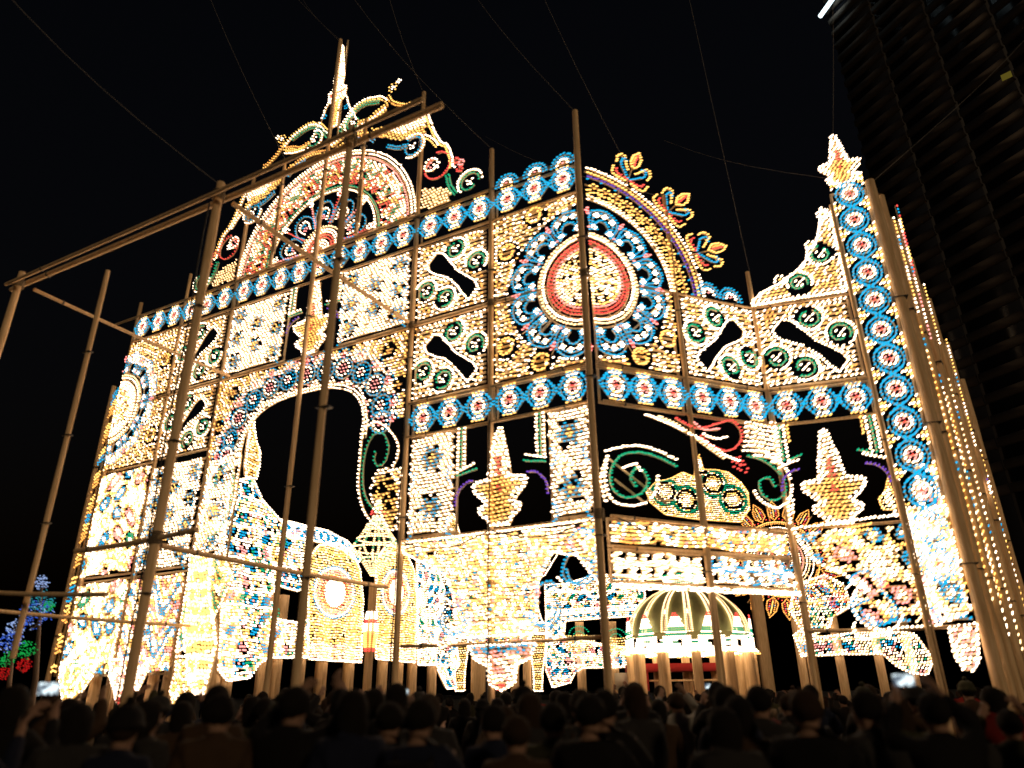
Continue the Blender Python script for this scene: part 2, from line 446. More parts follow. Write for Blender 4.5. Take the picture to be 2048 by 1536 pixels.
def column_panel(wall, u0, u1, z0, z1, label, side=None, pitch=.98, core=YELLOW):
    """white panel with blue flowers; side = +1/-1 adds the bracket with green bars and violet curl on that edge"""
    t = thing('column_panel', wall.pt((u0 + u1) / 2, z0), label, 'light panel', 'white column panels with blue flowers')
    frame_part(t, wall, u0, z0, u1, z1)
    wd = u1 - u0; cols = 1 if wd < 1.3 else 3; pitch = pitch if cols == 1 else .70
    n = max(1, int(round((z1 - z0) / pitch)))
    cen = [(u0 + wd * (i + .5) / cols, z0 + (z1 - z0) * (k + .5 + (.0 if i % 2 == 0 else .5)) / n) for i in range(cols) for k in range(n)]
    cen = [c for c in cen if c[1] < z1 - .15]
    fn = flower_fn(cen, .30 if cols == 1 else .235)
    m = Motif(wall, .055)
    m.fill(lambda P: (P[:, 0] > u0 + .05) & (P[:, 0] < u1 - .05), (u0, z0 + .03, u1, z1 - .03), fn, .100, .074)
    m.build('filling_bulbs', MATS, t)['kind'] = 'stuff'
    for k in range(n):      # blue half flowers along both edges
        for e in (u0 + .09, u1 - .09):
            zz = z0 + (z1 - z0) * k / n + .1
            q = Motif(wall, .075); q.row(arc((e, zz), .09, 90, 270, 8, .17) if e > (u0 + u1) / 2 else arc((e, zz), .09, -90, 90, 8, .17), BLUE, .07)
            q.build('edge_petal', MATS, t)
    if side:
        e = u1 if side > 0 else u0
        b = Motif(wall, .06)
        top = z1 - .02
        for dx, c in ((.06, WHITE), (.14, GREEN), (.22, WHITE)):
            b.row(np.array([[e + side * dx, top], [e + side * dx, top - .85]]), c, .085)
        b.row(np.array([[e + side * .05, top - .92], [e + side * .45, top - .80]]), WHITE, .08)
        b.row(np.array([[e + side * .05, top - 1.0], [e + side * .5, top - .92]]), GREEN, .08)
        b.build('bracket', MATS, t)
        v = Motif(wall, .06); v.row(arc((e + side * .42, top - 1.55), .40, 90 if side > 0 else 90, 190 if side > 0 else -10, 14), VIOLET, .06)
        v.build('violet_curl', MATS, t)
    return t
def finial(wall, u, z0, h, label, parent=None, tip=RED):
    if parent is None: t = thing('light_finial', wall.pt(u, z0), label, 'finial', 'tree shaped finials standing in the openings')
    else: t = parent
    prof = [(0, .11), (.06, .13), (.13, .22), (.19, .24), (.225, .15), (.28, .20), (.36, .29), (.43, .31), (.465, .26), (.475, .13), (.53, .12), (.62, .11), (.75, .085), (.9, .05), (1, .028)]
    tt, ww = np.array(prof).T
    outline = np.vstack([np.c_[u + ww * h, z0 + tt * h], np.c_[u - ww[::-1] * h, z0 + tt[::-1] * h]])
    m = Motif(wall, .06)
    def col(P):
        d = seg_dist(P, outline); q = (P[:, 1] - z0) / h; du = np.abs(P[:, 0] - u)
        c = np.where(d < .09, WHITE, YELLOW); c = np.where((q > .5) & (d >= .06), WHITE, c)
        c = np.where((du < .06) & (((q > .50) & (q < .68)) | ((q > .32) & (q < .40))), tip, c); return c
    m.fill(lambda P: inside(P, outline), (u - .32 * h, z0, u + .32 * h, z0 + h), col, .095, .08)
    m.build('leaf_bulbs', MATS, t)
    s = Motif(wall, .03); s.row(outline, WHITE, .085, True); s.build('outline_bulbs', MATS, t)
    g = Geo(); g.bar(wall.pt(u, z0 - .02, -.03), wall.pt(u, z0 + h * 1.02, -.03), .05, .05); g.build('stem', [MATS[WOOD]], t)
    return t
def leaf_ornament(wall, c, ang, s, label, name='leaf_ornament', parent=None):
    """blue and red curled leaves with a red bud, yellow outline, pointing along ang (degrees)"""
    t = parent or thing(name, wall.pt(c[0], c[1]), label, 'leaf ornament', 'leaf ornaments on the round arch')
    a = math.radians(ang); R = np.array([[math.cos(a), -math.sin(a)], [math.sin(a), math.cos(a)]])
    X = lambda pts: (np.asarray(pts, float) * s) @ R.T + np.asarray(c)
    bud = Motif(wall, .06); bud.row(X([(.42, 0), (.6, .13), (.85, .13), (1.08, 0), (.85, -.13), (.6, -.13)]), YELLOW, .062, True); bud.row(X([(.55, 0), (.95, 0)]), RED, .05)
    bud.row(X([(.62, .05), (.85, .05)]), AMBER, .06); bud.build('bud', MATS, t)
    for sg in (1, -1):
        l = Motif(wall, .06)
        l.row(smooth_curve(X([(.02, .05 * sg), (.18, .2 * sg), (.38, .38 * sg), (.58, .36 * sg), (.55, .24 * sg)])), BLUE, .052)
        l.row(smooth_curve(X([(.30, .12 * sg), (.48, .24 * sg), (.68, .38 * sg), (.56, .52 * sg), (.34, .5 * sg)])), YELLOW, .075)
        l.build('blue_leaf', MATS, t)
        l = Motif(wall, .06)
        l.row(smooth_curve(X([(-.05, .06 * sg), (-.03, .2 * sg), (-.02, .38 * sg), (.1, .42 * sg)])), RED, .05)
        l.row(smooth_curve(X([(-.12, .1 * sg), (-.14, .3 * sg), (-.1, .5 * sg), (.12, .54 * sg)])), YELLOW, .075)
        l.build('red_leaf', MATS, t)
    g = Motif(wall, .03); g.strip(X([(-.3, 0), (1.0, 0)]), .03); g.build('stem', MATS, t)
    return t
def post(wall, u, z1, w, label, size=.15, z0=0., name='wooden_post', mat=M_POST, group='upright timber posts of the facade'):
    base = wall.pt(u, z0, w); top = wall.pt(u, z1, w)
    t = thing(name, base, label, 'post', group)
    g = Geo(); k_ = np.linspace(0, 1, 9)[:, None]; bow = math.sin(base[0] * 7 + base[1]) * .03
    pp = base + (top - base) * k_ + wall.e * bow * np.sin(k_ * math.pi)
    g.tube(pp, size * .5 * (1 + .06 * np.sin(k_[:, 0] * 23)), 0, 12); g.build('timber', [mat], t, smooth=True)
    g = Geo()          # spliced lap board and steel straps
    if size < .125 and w < 1: g.bar(base + wall.e * (size * .5 + .022) + np.array([0, 0, .4]), base + wall.e * (size * .5 + .022) + np.array([0, 0, (z1 - z0) * .45]), .04, size * .8, side=wall.e)
    g.build('lap_board', [mat], t)
    for q in (.3, .52, .75):
        g = Geo(); z = z0 + (z1 - z0) * q; g.box(wall.pt(u, z, w), wall.e * (size / 2 + .044), wall.n * (size / 2 + .004), [0, 0, .008])
        g.build('strap', [M_METAL], t)
    return t
def rail(a, b, label, size=.10, name='wooden_rail', group='horizontal timber rails of the facade'):
    a = np.asarray(a, float); b = np.asarray(b, float)
    m = (a + b) / 2; t = thing(name, m, label, 'beam', group)
    g = Geo(); k_ = np.linspace(0, 1, 7)[:, None]; g.tube(a + (b - a) * k_ - np.array([0, 0, .03]) * np.sin(k_ * math.pi), size * .5, 0, 10); g.build('timber', [M_POST], t, smooth=True)
    d = (b - a) / np.linalg.norm(b - a)
    for q in (.12, .88):
        g = Geo()
        g.bar(a + (b - a) * q - d * .015 - np.array([0, 0, .03 * math.sin(q * math.pi)]), a + (b - a) * q + d * .015 - np.array([0, 0, .03 * math.sin(q * math.pi)]), size + .006, size + .006); g.build('strap', [M_METAL], t)
    return t

# ================================================================ setting: ground
M_ASPH = mat_plain('asphalt', (.05, .048, .046), .85, .35, 14)
g = Geo(); g.box((0, 200, -.15), (500, 0, 0), (0, 500, 0), (0, 0, .15)); o = g.build('ground', [M_ASPH]); prop(o, kind='structure')

# ================================================================ near facade, wall one (left of the corner)
ord_ = ['first', 'second', 'third', 'fourth', 'fifth', 'sixth', 'seventh', 'eighth', 'ninth', 'tenth', 'eleventh', 'twelfth']
MU = lambda u: -L1 - u            # mirror about the middle of wall one
CU = -7.6
ZB, ZM, ZT = 7.18, 9.55, 12.22    # lower band, middle rail, upper band
# timber posts ----------------------------------------------------
for i, (u, z, s) in enumerate(((0, 13.95, .14), (-2.28, 13.9, .125), (-4.42, 16.8, .125), (-10.78, 16.4, .115), (-12.95, 13.6, .10), (-15.15, 13.2, .12))):
    post(W1, u, z, .20 if i == 0 else .07, ['thick dark timber post at the corner in front of the round medallion', 'pale timber post just left of the round medallion',
         'tall timber post at the right end of the crown rail, left of the dark slots', 'timber post left of the big dark arch, rising into the crown',
         'thin timber post in the far left bay of the facade', 'timber post closing the far left end of the facade'][i], s)
post(W1, -7.62, 20.4, .22, 'tallest timber post, running up behind the spire at the crown top', .125)
for i, (u, z0, z1) in enumerate(((-6.3, 12.7, 16.6), (-9.35, 12.7, 16.4))):
    post(W1, u, z1, .20, ['short timber upright in the right half of the fan window', 'short timber upright in the left half of the fan window'][i], .10, z0)
for i, (u, z) in enumerate(((2.07, 12.2), (4.17, 10.6))):
    post(W2, u, z, .09, ['timber post behind the leaf ornaments right of the medallion', 'timber post in the inner corner right of the medallion'][i], .105)
for i, (u, z, s) in enumerate(((2.12, 11.95, .10), (3.02, 12.4, .22))):
    post(W3, u, z, .12, ['thin timber post left of the vertical band of blue ovals', 'thick timber corner post right of the vertical band of blue ovals'][i], s)
# timber rails ----------------------------------------------------
def wr(wall, u0, u1, z, lab, s=.055, w=.105): rail(wall.pt(u0, z, w), wall.pt(u1, z, w), lab, s)
wr(W1, -16.2, -.1, 12.68, 'long timber rail along the top of the blue oval band on the left wall', .075)
wr(W1, -15.1, -.1, 11.78, 'timber rail under the upper blue oval band on the left wall')
wr(W1, -15.1, -.1, 9.56, 'timber rail at half height across the left wall', .075)
wr(W1, -4.4, -.1, 7.60, 'short timber rail above the lower blue oval band left of the corner')
wr(W1, -4.4, -.1, 6.80, 'short timber rail below the lower blue oval band left of the corner')
wr(W1, -4.4, -.1, 4.56, 'timber rail under the column panels left of the corner')
wr(W1, -4.3, -.1, 2.50, 'lowest dark timber rail left of the corner', .07)
wr(W1, -10.8, -4.4, 16.05, 'timber rail through the crown above the fan window', .08)
wr(W2, .1, 4.1, 9.62, 'timber rail at half height right of the medallion')
wr(W2, .1, 4.1, 7.60, 'timber rail above the blue oval band right of the corner')
wr(W2, .1, 4.1, 6.80, 'timber rail below the blue oval band right of the corner')
wr(W2, .1, 4.1, 4.56, 'timber rail under the red and green curls')
wr(W2, .1, 4.1, 4.00, 'thin timber rail at the top of the daisy frieze', .05)
wr(W3, .1, 2.9, 9.62, 'timber rail at half height on the right wall')
wr(W3, .1, 2.1, 7.60, 'timber rail above the blue oval band on the right wall')
wr(W3, .1, 2.1, 6.80, 'timber rail below the blue oval band on the right wall')
wr(W3, .1, 2.9, 4.60, 'timber rail under the tall finial on the right wall')
wr(W3, .1, 2.9, 2.66, 'lowest timber rail on the right wall', .07)
# bands -----------------------------------------------------------
band(W1, -2.2, -.06, ZT, 3, 'upper band of blue ovals with half round scallops, next to the medallion', (-1.85, -1.1, -.4))
band(W1, -4.34, -2.24, ZT, 3, 'upper band of blue ovals between the two pale posts left of the medallion')
band(W1, -10.7, -4.46, ZT, 9, 'long upper band of blue ovals below the fan window')
band(W1, -15.1, -10.8, ZT, 6, 'upper band of blue ovals at the far left end, against the dark sky')
band(W1, -2.2, -.06, ZB, 3, 'lower band of blue ovals just left of the corner post')
band(W1, -4.34, -2.24, ZB, 3, 'lower band of blue ovals beside the big green curl')
band(W2, .06, 2.03, ZB, 3, 'band of blue ovals just right of the corner post, over the black opening')
band(W2, 2.1, 4.1, ZB, 3, 'band of blue ovals over the red curl')
band(W3, .1, 2.1, ZB, 3, 'band of blue ovals over the opening with the tall finial')
# scallops on wall two top
for k, u in enumerate((2.95, 3.65)): pass
# vertical band ---------------------------------------------------
t = thing('light_band', W3.pt(2.55, 3.4), 'tall vertical band of blue ovals beside the thick right corner post', 'light band')
frame_part(t, W3, 2.16, 3.4, 2.94, 12.3, 0.)
m = Motif(W3, .06)
for k in range(13):
    z = 3.75 + k * .70; oval_part(t, W3, (2.54, z), True)
    for sx in (-1, 1):
        for i, (n, zz) in enumerate(((1, .22), (2, .30), (3, .37), (2, .44), (1, .52))):
            m.put(np.array([[2.54 + sx * (.34 - j * .075), z + zz] for j in range(n)]), YELLOW if i % 2 else WHITE)
m.build('triangle_bulbs', MATS, t)['kind'] = 'stuff'
# tiles -----------------------------------------------------------
tile(W1, -4.34, -2.36, 9.65, 11.72, 1, 'upper filigree panel with dark slot and green scrolls, left of the medallion')
tile(W1, -4.34, -2.36, 7.65, 9.48, 1, 'lower filigree panel with dark slot and green scrolls, left of the medallion')
tile(W1, -12.85, -10.86, 9.65, 11.72, -1, 'upper filigree panel on the far left, behind the thick dark pole')
tile(W1, -12.85, -10.86, 7.65, 9.48, -1, 'lower filigree panel on the far left, behind the thick dark pole')
tile(W2, 2.15, 4.1, 7.65, 9.55, -1, 'filigree panel with dark slot right of the medallion')
tile(W3, .08, 2.06, 7.65, 9.55, 1, 'filigree panel with dark slot beside the vertical blue band')
top = np.array([(.08, 9.68), (2.06, 9.68), (2.06, 11.75), (1.88, 11.95), (1.80, 11.5), (1.62, 11.0), (1.36, 10.62), (1.02, 10.30), (.62, 10.1), (.30, 9.98), (.06, 9.78)])
t = thing('light_tile', W3.pt(1.2, 9.66), 'filigree panel with a curved top edge rising towards the pointed finial', 'light panel', 'filigree light panels with green scrolls')
sc3 = [((1.70, 10.75), .2), ((1.15, 10.05), .19), ((1.95, 11.2), .0)]
m = Motif(W3, .055)
m.fill(lambda P: inside(P, top) & (np.hypot(P[:, 0] - 1.68, P[:, 1] - 10.72) > .31) & (np.hypot(P[:, 0] - 1.12, P[:, 1] - 10.07) > .29), (0, 9.6, 2.1, 12.1),
       lambda P: np.where((seg_dist(P, top) / .13).astype(int) % 2 == 0, WHITE, YELLOW))
m.row(top, WHITE, .075, True); m.build('filling_bulbs', MATS, t)['kind'] = 'stuff'
c_scroll(t, W3, (1.68, 10.72), .2, GREEN, 100, 1); c_scroll(t, W3, (1.12, 10.07), .19, GREEN, -20, 1)
for c in ((.72, 10.22), (1.5, 10.98), (1.88, 11.75)):
    q = Motif(W3, .07); q.put(disc(c, .10, 7), WHITE); q.put([c], YELLOW); q.build('edge_rosette', MATS, t)
# medallion and spandrels -------------------------------------------
def spandrel(wall, u0, u1, z0, z1, cen, R, lab, curls):
    t = thing('light_spandrel', wall.pt((u0 + u1) / 2, z0), lab, 'light panel', 'yellow corner fillings around the medallion')
    frame_part(t, wall, u0, z0, u1, z1)
    m = Motif(wall, .055)
    def mask(P):
        k = np.hypot(P[:, 0] - cen[0], P[:, 1] - cen[1]) > R
        for c in curls: k &= np.abs(np.hypot(P[:, 0] - c[0], P[:, 1] - c[1]) - .235) > .055
        return k
    def dist(P):
        d = np.hypot(P[:, 0] - cen[0], P[:, 1] - cen[1]) - R
        for q in curls: d = np.minimum(d, np.abs(np.hypot(P[:, 0] - q[0], P[:, 1] - q[1]) - .30))
        return d
    def col(P, lv):
        r = rng.random(len(P)); c = np.where(lv % 3 == 0, WHITE, np.where(lv % 3 == 1, YELLOW, CREAM))
        for q in curls:
            d = np.hypot(P[:, 0] - q[0], P[:, 1] - q[1]); c = np.where(d < .18, YELLOW, c); c = np.where(d < .1, -1, c)
        return np.where(r < .02, -1, np.where((r > .93), AMBER, np.where((r > .5) & (c == YELLOW) & (r < .7), WHITE, c)))
    m.stream(mask, (u0 + .04, z0 + .04, u1 - .04, z1 - .04), dist, col); m.build('filling_bulbs', MATS, t)['kind'] = 'stuff'
    for c in curls: c_scroll(t, wall, c, .20, YELLOW, 30, 1, None, outer=None, name='yellow_curl', turns=.9)
    g = Geo(); g.bar(wall.pt(u0, z0, .03), wall.pt(u1, z1, .03), .04, .04, 0) if (cen[0] - u0) * (cen[1] - z0) < 0 or True else None
    g.build('brace', [MATS[WOOD]], t)
    return t
ZC = 9.56
spandrel(W1, -2.22, -.06, 9.64, 11.74, (0, ZC), 1.86, 'yellow corner filling above left of the medallion', ((-1.85, 10.75), (-1.15, 11.5)))
spandrel(W1, -2.22, -.06, 7.62, 9.50, (0, ZC), 1.84, 'yellow corner filling below left of the medallion', ((-1.9, 8.4), (-1.1, 7.85)))
spandrel(W2, .06, 2.0, 7.62, 9.58, (0, ZC), 1.84, 'yellow corner filling below right of the medallion', ((1.05, 7.88), (1.75, 8.4)))
spandrel(W1, -15.14, -12.98, 9.64, 11.74, (-15.2, ZC), 1.5, 'crowded yellow and white filling at the far left end, upper bay', ((-13.3, 10.75),))
spandrel(W1, -15.14, -12.98, 7.62, 9.50, (-15.2, ZC), 1.5, 'crowded yellow and white filling at the far left end, lower bay', ((-13.3, 8.4),))
def medallion(parts, cen_z, loc, label, group=None, k=1.0, ring=RED):
    """parts: (wall, centre u, angle from, angle to) for every wall the round shape lies on"""
    t = thing('light_medallion', loc, label, 'medallion', group)
    for wall, uc, a0, a1 in parts:
        sp = .072 * (1 if wall.lod == 0 else 1.4)
        A = lambda r, n=None: arc((uc, cen_z), r * k, a0, a1, 40)
        m = Motif(wall, .06)
        for j, r in enumerate(np.arange(.06, .66, .074)):
            P = resample(A(r), .075); th = np.arctan2(P[:, 1] - cen_z, P[:, 0] - uc)
            keep = ~((np.cos(8 * th) < -.72) & (r > .22) & (r < .40)); keep &= ~((np.cos(16 * th) < -.72) & (r > .46) & (r < .6))
            m.put(P[keep], np.where(rng.random(keep.sum()) < .22, YELLOW, np.where(rng.random(keep.sum()) < .5, WHITE, CREAM)))
        m.build('heart', MATS, t)['kind'] = 'stuff'
        m = Motif(wall, .065); 
        for r, cc_ in ((.715, PINK if ring == RED else ring), (.79, ring), (.865, ring)): m.row(A(r), cc_, sp * 1.25)
        m.strip(resample(A(.93), .1), .03, off=.05); m.build('red_ring', MATS, t)
        m = Motif(wall, .06); m.row(A(1.0), WHITE, sp); m.row(A(1.08), CREAM, sp * 1.2); m.strip(resample(A(1.15), .1), .035, off=.05); m.build('cream_ring', MATS, t)
        nl = 12
        for q in range(nl):
            ac = 15 + q * 30
            if not (a0 <= ac <= a1) and not (a0 <= ac - 360 <= a1): continue
            if not (a0 <= ac <= a1): ac -= 360
            def Pp(r, da): a = math.radians(ac + da); return (uc + r * k * math.cos(a), cen_z + r * k * math.sin(a))
            l = Motif(wall, .06)
            l.row(smooth_curve([Pp(1.18, -12.5), Pp(1.35, -12.5), Pp(1.55, -13), Pp(1.70, -10), Pp(1.80, 0), Pp(1.70, 10), Pp(1.55, 13), Pp(1.35, 12.5), Pp(1.18, 12.5)]), BLUE, .062)
            l.row(smooth_curve([Pp(1.24, -5), Pp(1.38, -7), Pp(1.50, -2), Pp(1.50, 3), Pp(1.38, 7), Pp(1.24, 5)]), BLUE, .065)
            l.row(smooth_curve([Pp(1.22, -10), Pp(1.40, -10), Pp(1.62, -8), Pp(1.70, 0), Pp(1.62, 8), Pp(1.40, 10), Pp(1.22, 10)]), BLUE, .095)
            for rr, da in ((1.26, -9), (1.26, 9), (1.64, 0), (1.60, -7), (1.60, 7)):
                c = Pp(rr, da); l.put(disc(c, .045, 4), WHITE)
            l.build('petal', MATS, t)
            p = Motif(wall, .07); p.put(np.array([Pp(1.56, 15), Pp(1.64, 14.6), Pp(1.64, 16.4), Pp(1.22, 15), Pp(1.72, 15)]), PINK)
            p.put(np.array([Pp(1.60, 15.4), Pp(1.68, 15.5)]), RED); p.build('petal_tip', MATS, t)
        g = Geo()
        for a in np.arange(math.ceil(a0 / 30) * 30, a1 + 1, 30):
            ar = math.radians(a); g.bar(wall.pt(uc, cen_z, .02), wall.pt(uc + 1.8 * k * math.cos(ar), cen_z + 1.8 * k * math.sin(ar), .02), .016, .016)
        g.build('spokes', [MATS[WOOD]], t)
    return t
medallion([(W1, 0, 92, 268), (W2, 0, -88, 88)], ZC, W1.pt(0, ZC - 1.9), 'big round medallion with a red ring and blue petals, folded round the corner post')
medallion([(W1, -15.2, -88, 88)], ZC, W1.pt(-15.2, ZC - 1.9), 'half medallion at the far left corner, seen at a slant', ring=WHITE)
# round arch with leaf ornaments on wall two
t = thing('round_arch', W2.pt(1.2, 9.66), 'round arch of yellow, violet and white bulbs curving over the right side of the medallion', 'light arch')
for nm, rows_ in (('inner_ring', ((1.98, WHITE), (2.06, CREAM))), ('outer_ring', ((2.70, YELLOW), (2.83, WHITE)))):
    m = Motif(W2, .06)
    for r, c in rows_: m.row(arc((-.02, ZC), r, 2, 88, 50), c, .09)
    m.build(nm, MATS, t)
m = Motif(W2, .06); m.row(arc((-.02, ZC), 2.60, 2, 88, 50), VIOLET, .085); m.row(arc((-.02, ZC), 2.52, 2, 88, 50), BLUE, .34, strip=False); m.build('violet_ring', MATS, t)
m = Motif(W2, .06)
for a in np.arange(5, 88, 7.2):
    ar = math.radians(a); c = (-.02 + 2.30 * math.cos(ar), ZC + 2.30 * math.sin(ar))
    m.put(disc(c, .12, 7), YELLOW); m.put([c], AMBER); c = (-.02 + 2.15 * math.cos(ar + .06), ZC + 2.15 * math.sin(ar + .06)); m.put(disc(c, .05, 3), YELLOW)
m.build('flower_ring', MATS, t)['kind'] = 'stuff'
g = Motif(W2, .03); 
for r in (2.02, 2.4, 2.76): g.strip(arc((-.02, ZC), r, 0, 89, 40), .03)
for a in (20, 45, 70): ar = math.radians(a); g.strip(np.array([(2.0 * math.cos(ar), ZC + 2.0 * math.sin(ar)), (3.2 * math.cos(ar), ZC + 3.2 * math.sin(ar))]), .03)
g.build('arch_frame', MATS, t)
for (a, lab) in ((68, 'uppermost leaf ornament on the round arch, against the dark sky'), (46, 'middle leaf ornament on the round arch'), (24, 'lowest leaf ornament on the round arch, above the inner corner')):
    ar = math.radians(a); leaf_ornament(W2, (3.05 * math.cos(ar), ZC + 3.05 * math.sin(ar)), a, .86, lab)
t = thing('scallop_row', W2.pt(3.3, 9.68), 'two small blue scallops sitting on the rail left of the inner corner', 'light ornament')
for u in (2.95, 3.55): oval_part(t, W2, (u, 9.70), half=1)

# fan window with crown on wall one --------------------------------------------------
ZF = 12.72
t = thing('fan_window', W1.pt(CU, ZF), 'half round fan window of red, green and blue bulbs above the long blue band', 'fan window')
RR = 3.12
m = Motif(W1, .06)
for r, c in ((3.12, WHITE), (3.02, WHITE), (2.9, PINK), (1.98, GREEN), (1.86, WHITE)): m.row(arc((CU, ZF), r, 2, 178, 70), c, .085)
m.build('rim_rows', MATS, t)
m = Motif(W1, .055)
def fancol(P):
    x = P[:, 0] - CU; z = P[:, 1] - ZF; r = np.hypot(x, z); th = np.degrees(np.arctan2(z, x)) % 180
    seg = (th / 22.5); k = (seg % 1); c = np.full(len(P), WHITE)
    pat = np.sin(th / 22.5 * 2 * math.pi) * .35 + (r - 2.42)
    c = np.where(np.abs(pat) < .10, RED, c); c = np.where(np.abs(pat + .22) < .08, YELLOW, c); c = np.where(np.abs(pat - .22) < .08, GREEN, c)
    c = np.where(pat < -.34, RED, c); c = np.where(np.abs(pat - .38) < .05, GREEN, c)
    rr_ = rng.random(len(P)); c = np.where(rr_ < .08, AMBER, c); c = np.where((rr_ > .76), WHITE, c); c = np.where(((seg * 4) % 1 < .12) & (r < 2.5), -1, c); return c
m.fill(lambda P: (np.hypot(P[:, 0] - CU, P[:, 1] - ZF) < 2.86) & (np.hypot(P[:, 0] - CU, P[:, 1] - ZF) > 2.04), (CU - 3, ZF + .03, CU + 3, ZF + 3), fancol, .095, .085)
m.build('mosaic_ring', MATS, t)['kind'] = 'stuff'
for q in range(5):      # petals radiating in the middle
    a = 18 + q * 36; ar = math.radians(a)
    def Pp(r, da): x = math.radians(a + da); return (CU + r * math.cos(x), ZF + r * math.sin(x))
    l = Motif(W1, .06); l.row(smooth_curve([Pp(.85, -14), Pp(1.2, -16), Pp(1.5, -8), Pp(1.58, 0), Pp(1.5, 8), Pp(1.2, 16), Pp(.85, 14)]), BLUE, .07)
    l.row(smooth_curve([Pp(.95, -7), Pp(1.25, -8), Pp(1.36, 0), Pp(1.25, 8), Pp(.95, 7)]), WHITE, .07)
    for rr in (1.05, 1.2): l.put(disc(Pp(rr, 0), .06, 5), BLUE if rr > 1.1 else PINK)
    l.build('blue_petal', MATS, t)
for q in range(6):
    a = q * 36; a = min(max(a, 3), 177); ar = math.radians(a)
    l = Motif(W1, .06); l.row(np.array([(CU + .8 * math.cos(ar), ZF + .8 * math.sin(ar) + .02), (CU + 1.8 * math.cos(ar), ZF + 1.8 * math.sin(ar) + .02)]), PINK if q % 2 else RED, .07)
    for rr in (1.65, 1.8): l.put(disc((CU + rr * math.cos(ar), ZF + rr * math.sin(ar) + .08), .07, 5), WHITE)
    l.build('ray', MATS, t)
m = Motif(W1, .06)
for r, c in ((.12, WHITE), (.2, WHITE), (.28, WHITE), (.38, RED), (.46, RED), (.54, WHITE), (.62, WHITE), (.72, CREAM)): m.row(arc((CU, ZF), r, 4, 176, 16), c, .08)
m.build('hub', MATS, t)
g = Motif(W1, .03)
for r in (1.92, 2.95): g.strip(arc((CU, ZF), r, 0, 180, 50), .04)
g.strip(np.array([(CU - 3.15, ZF + .05), (CU + 3.15, ZF + .05)]), .05); g.build('frame', MATS, t)

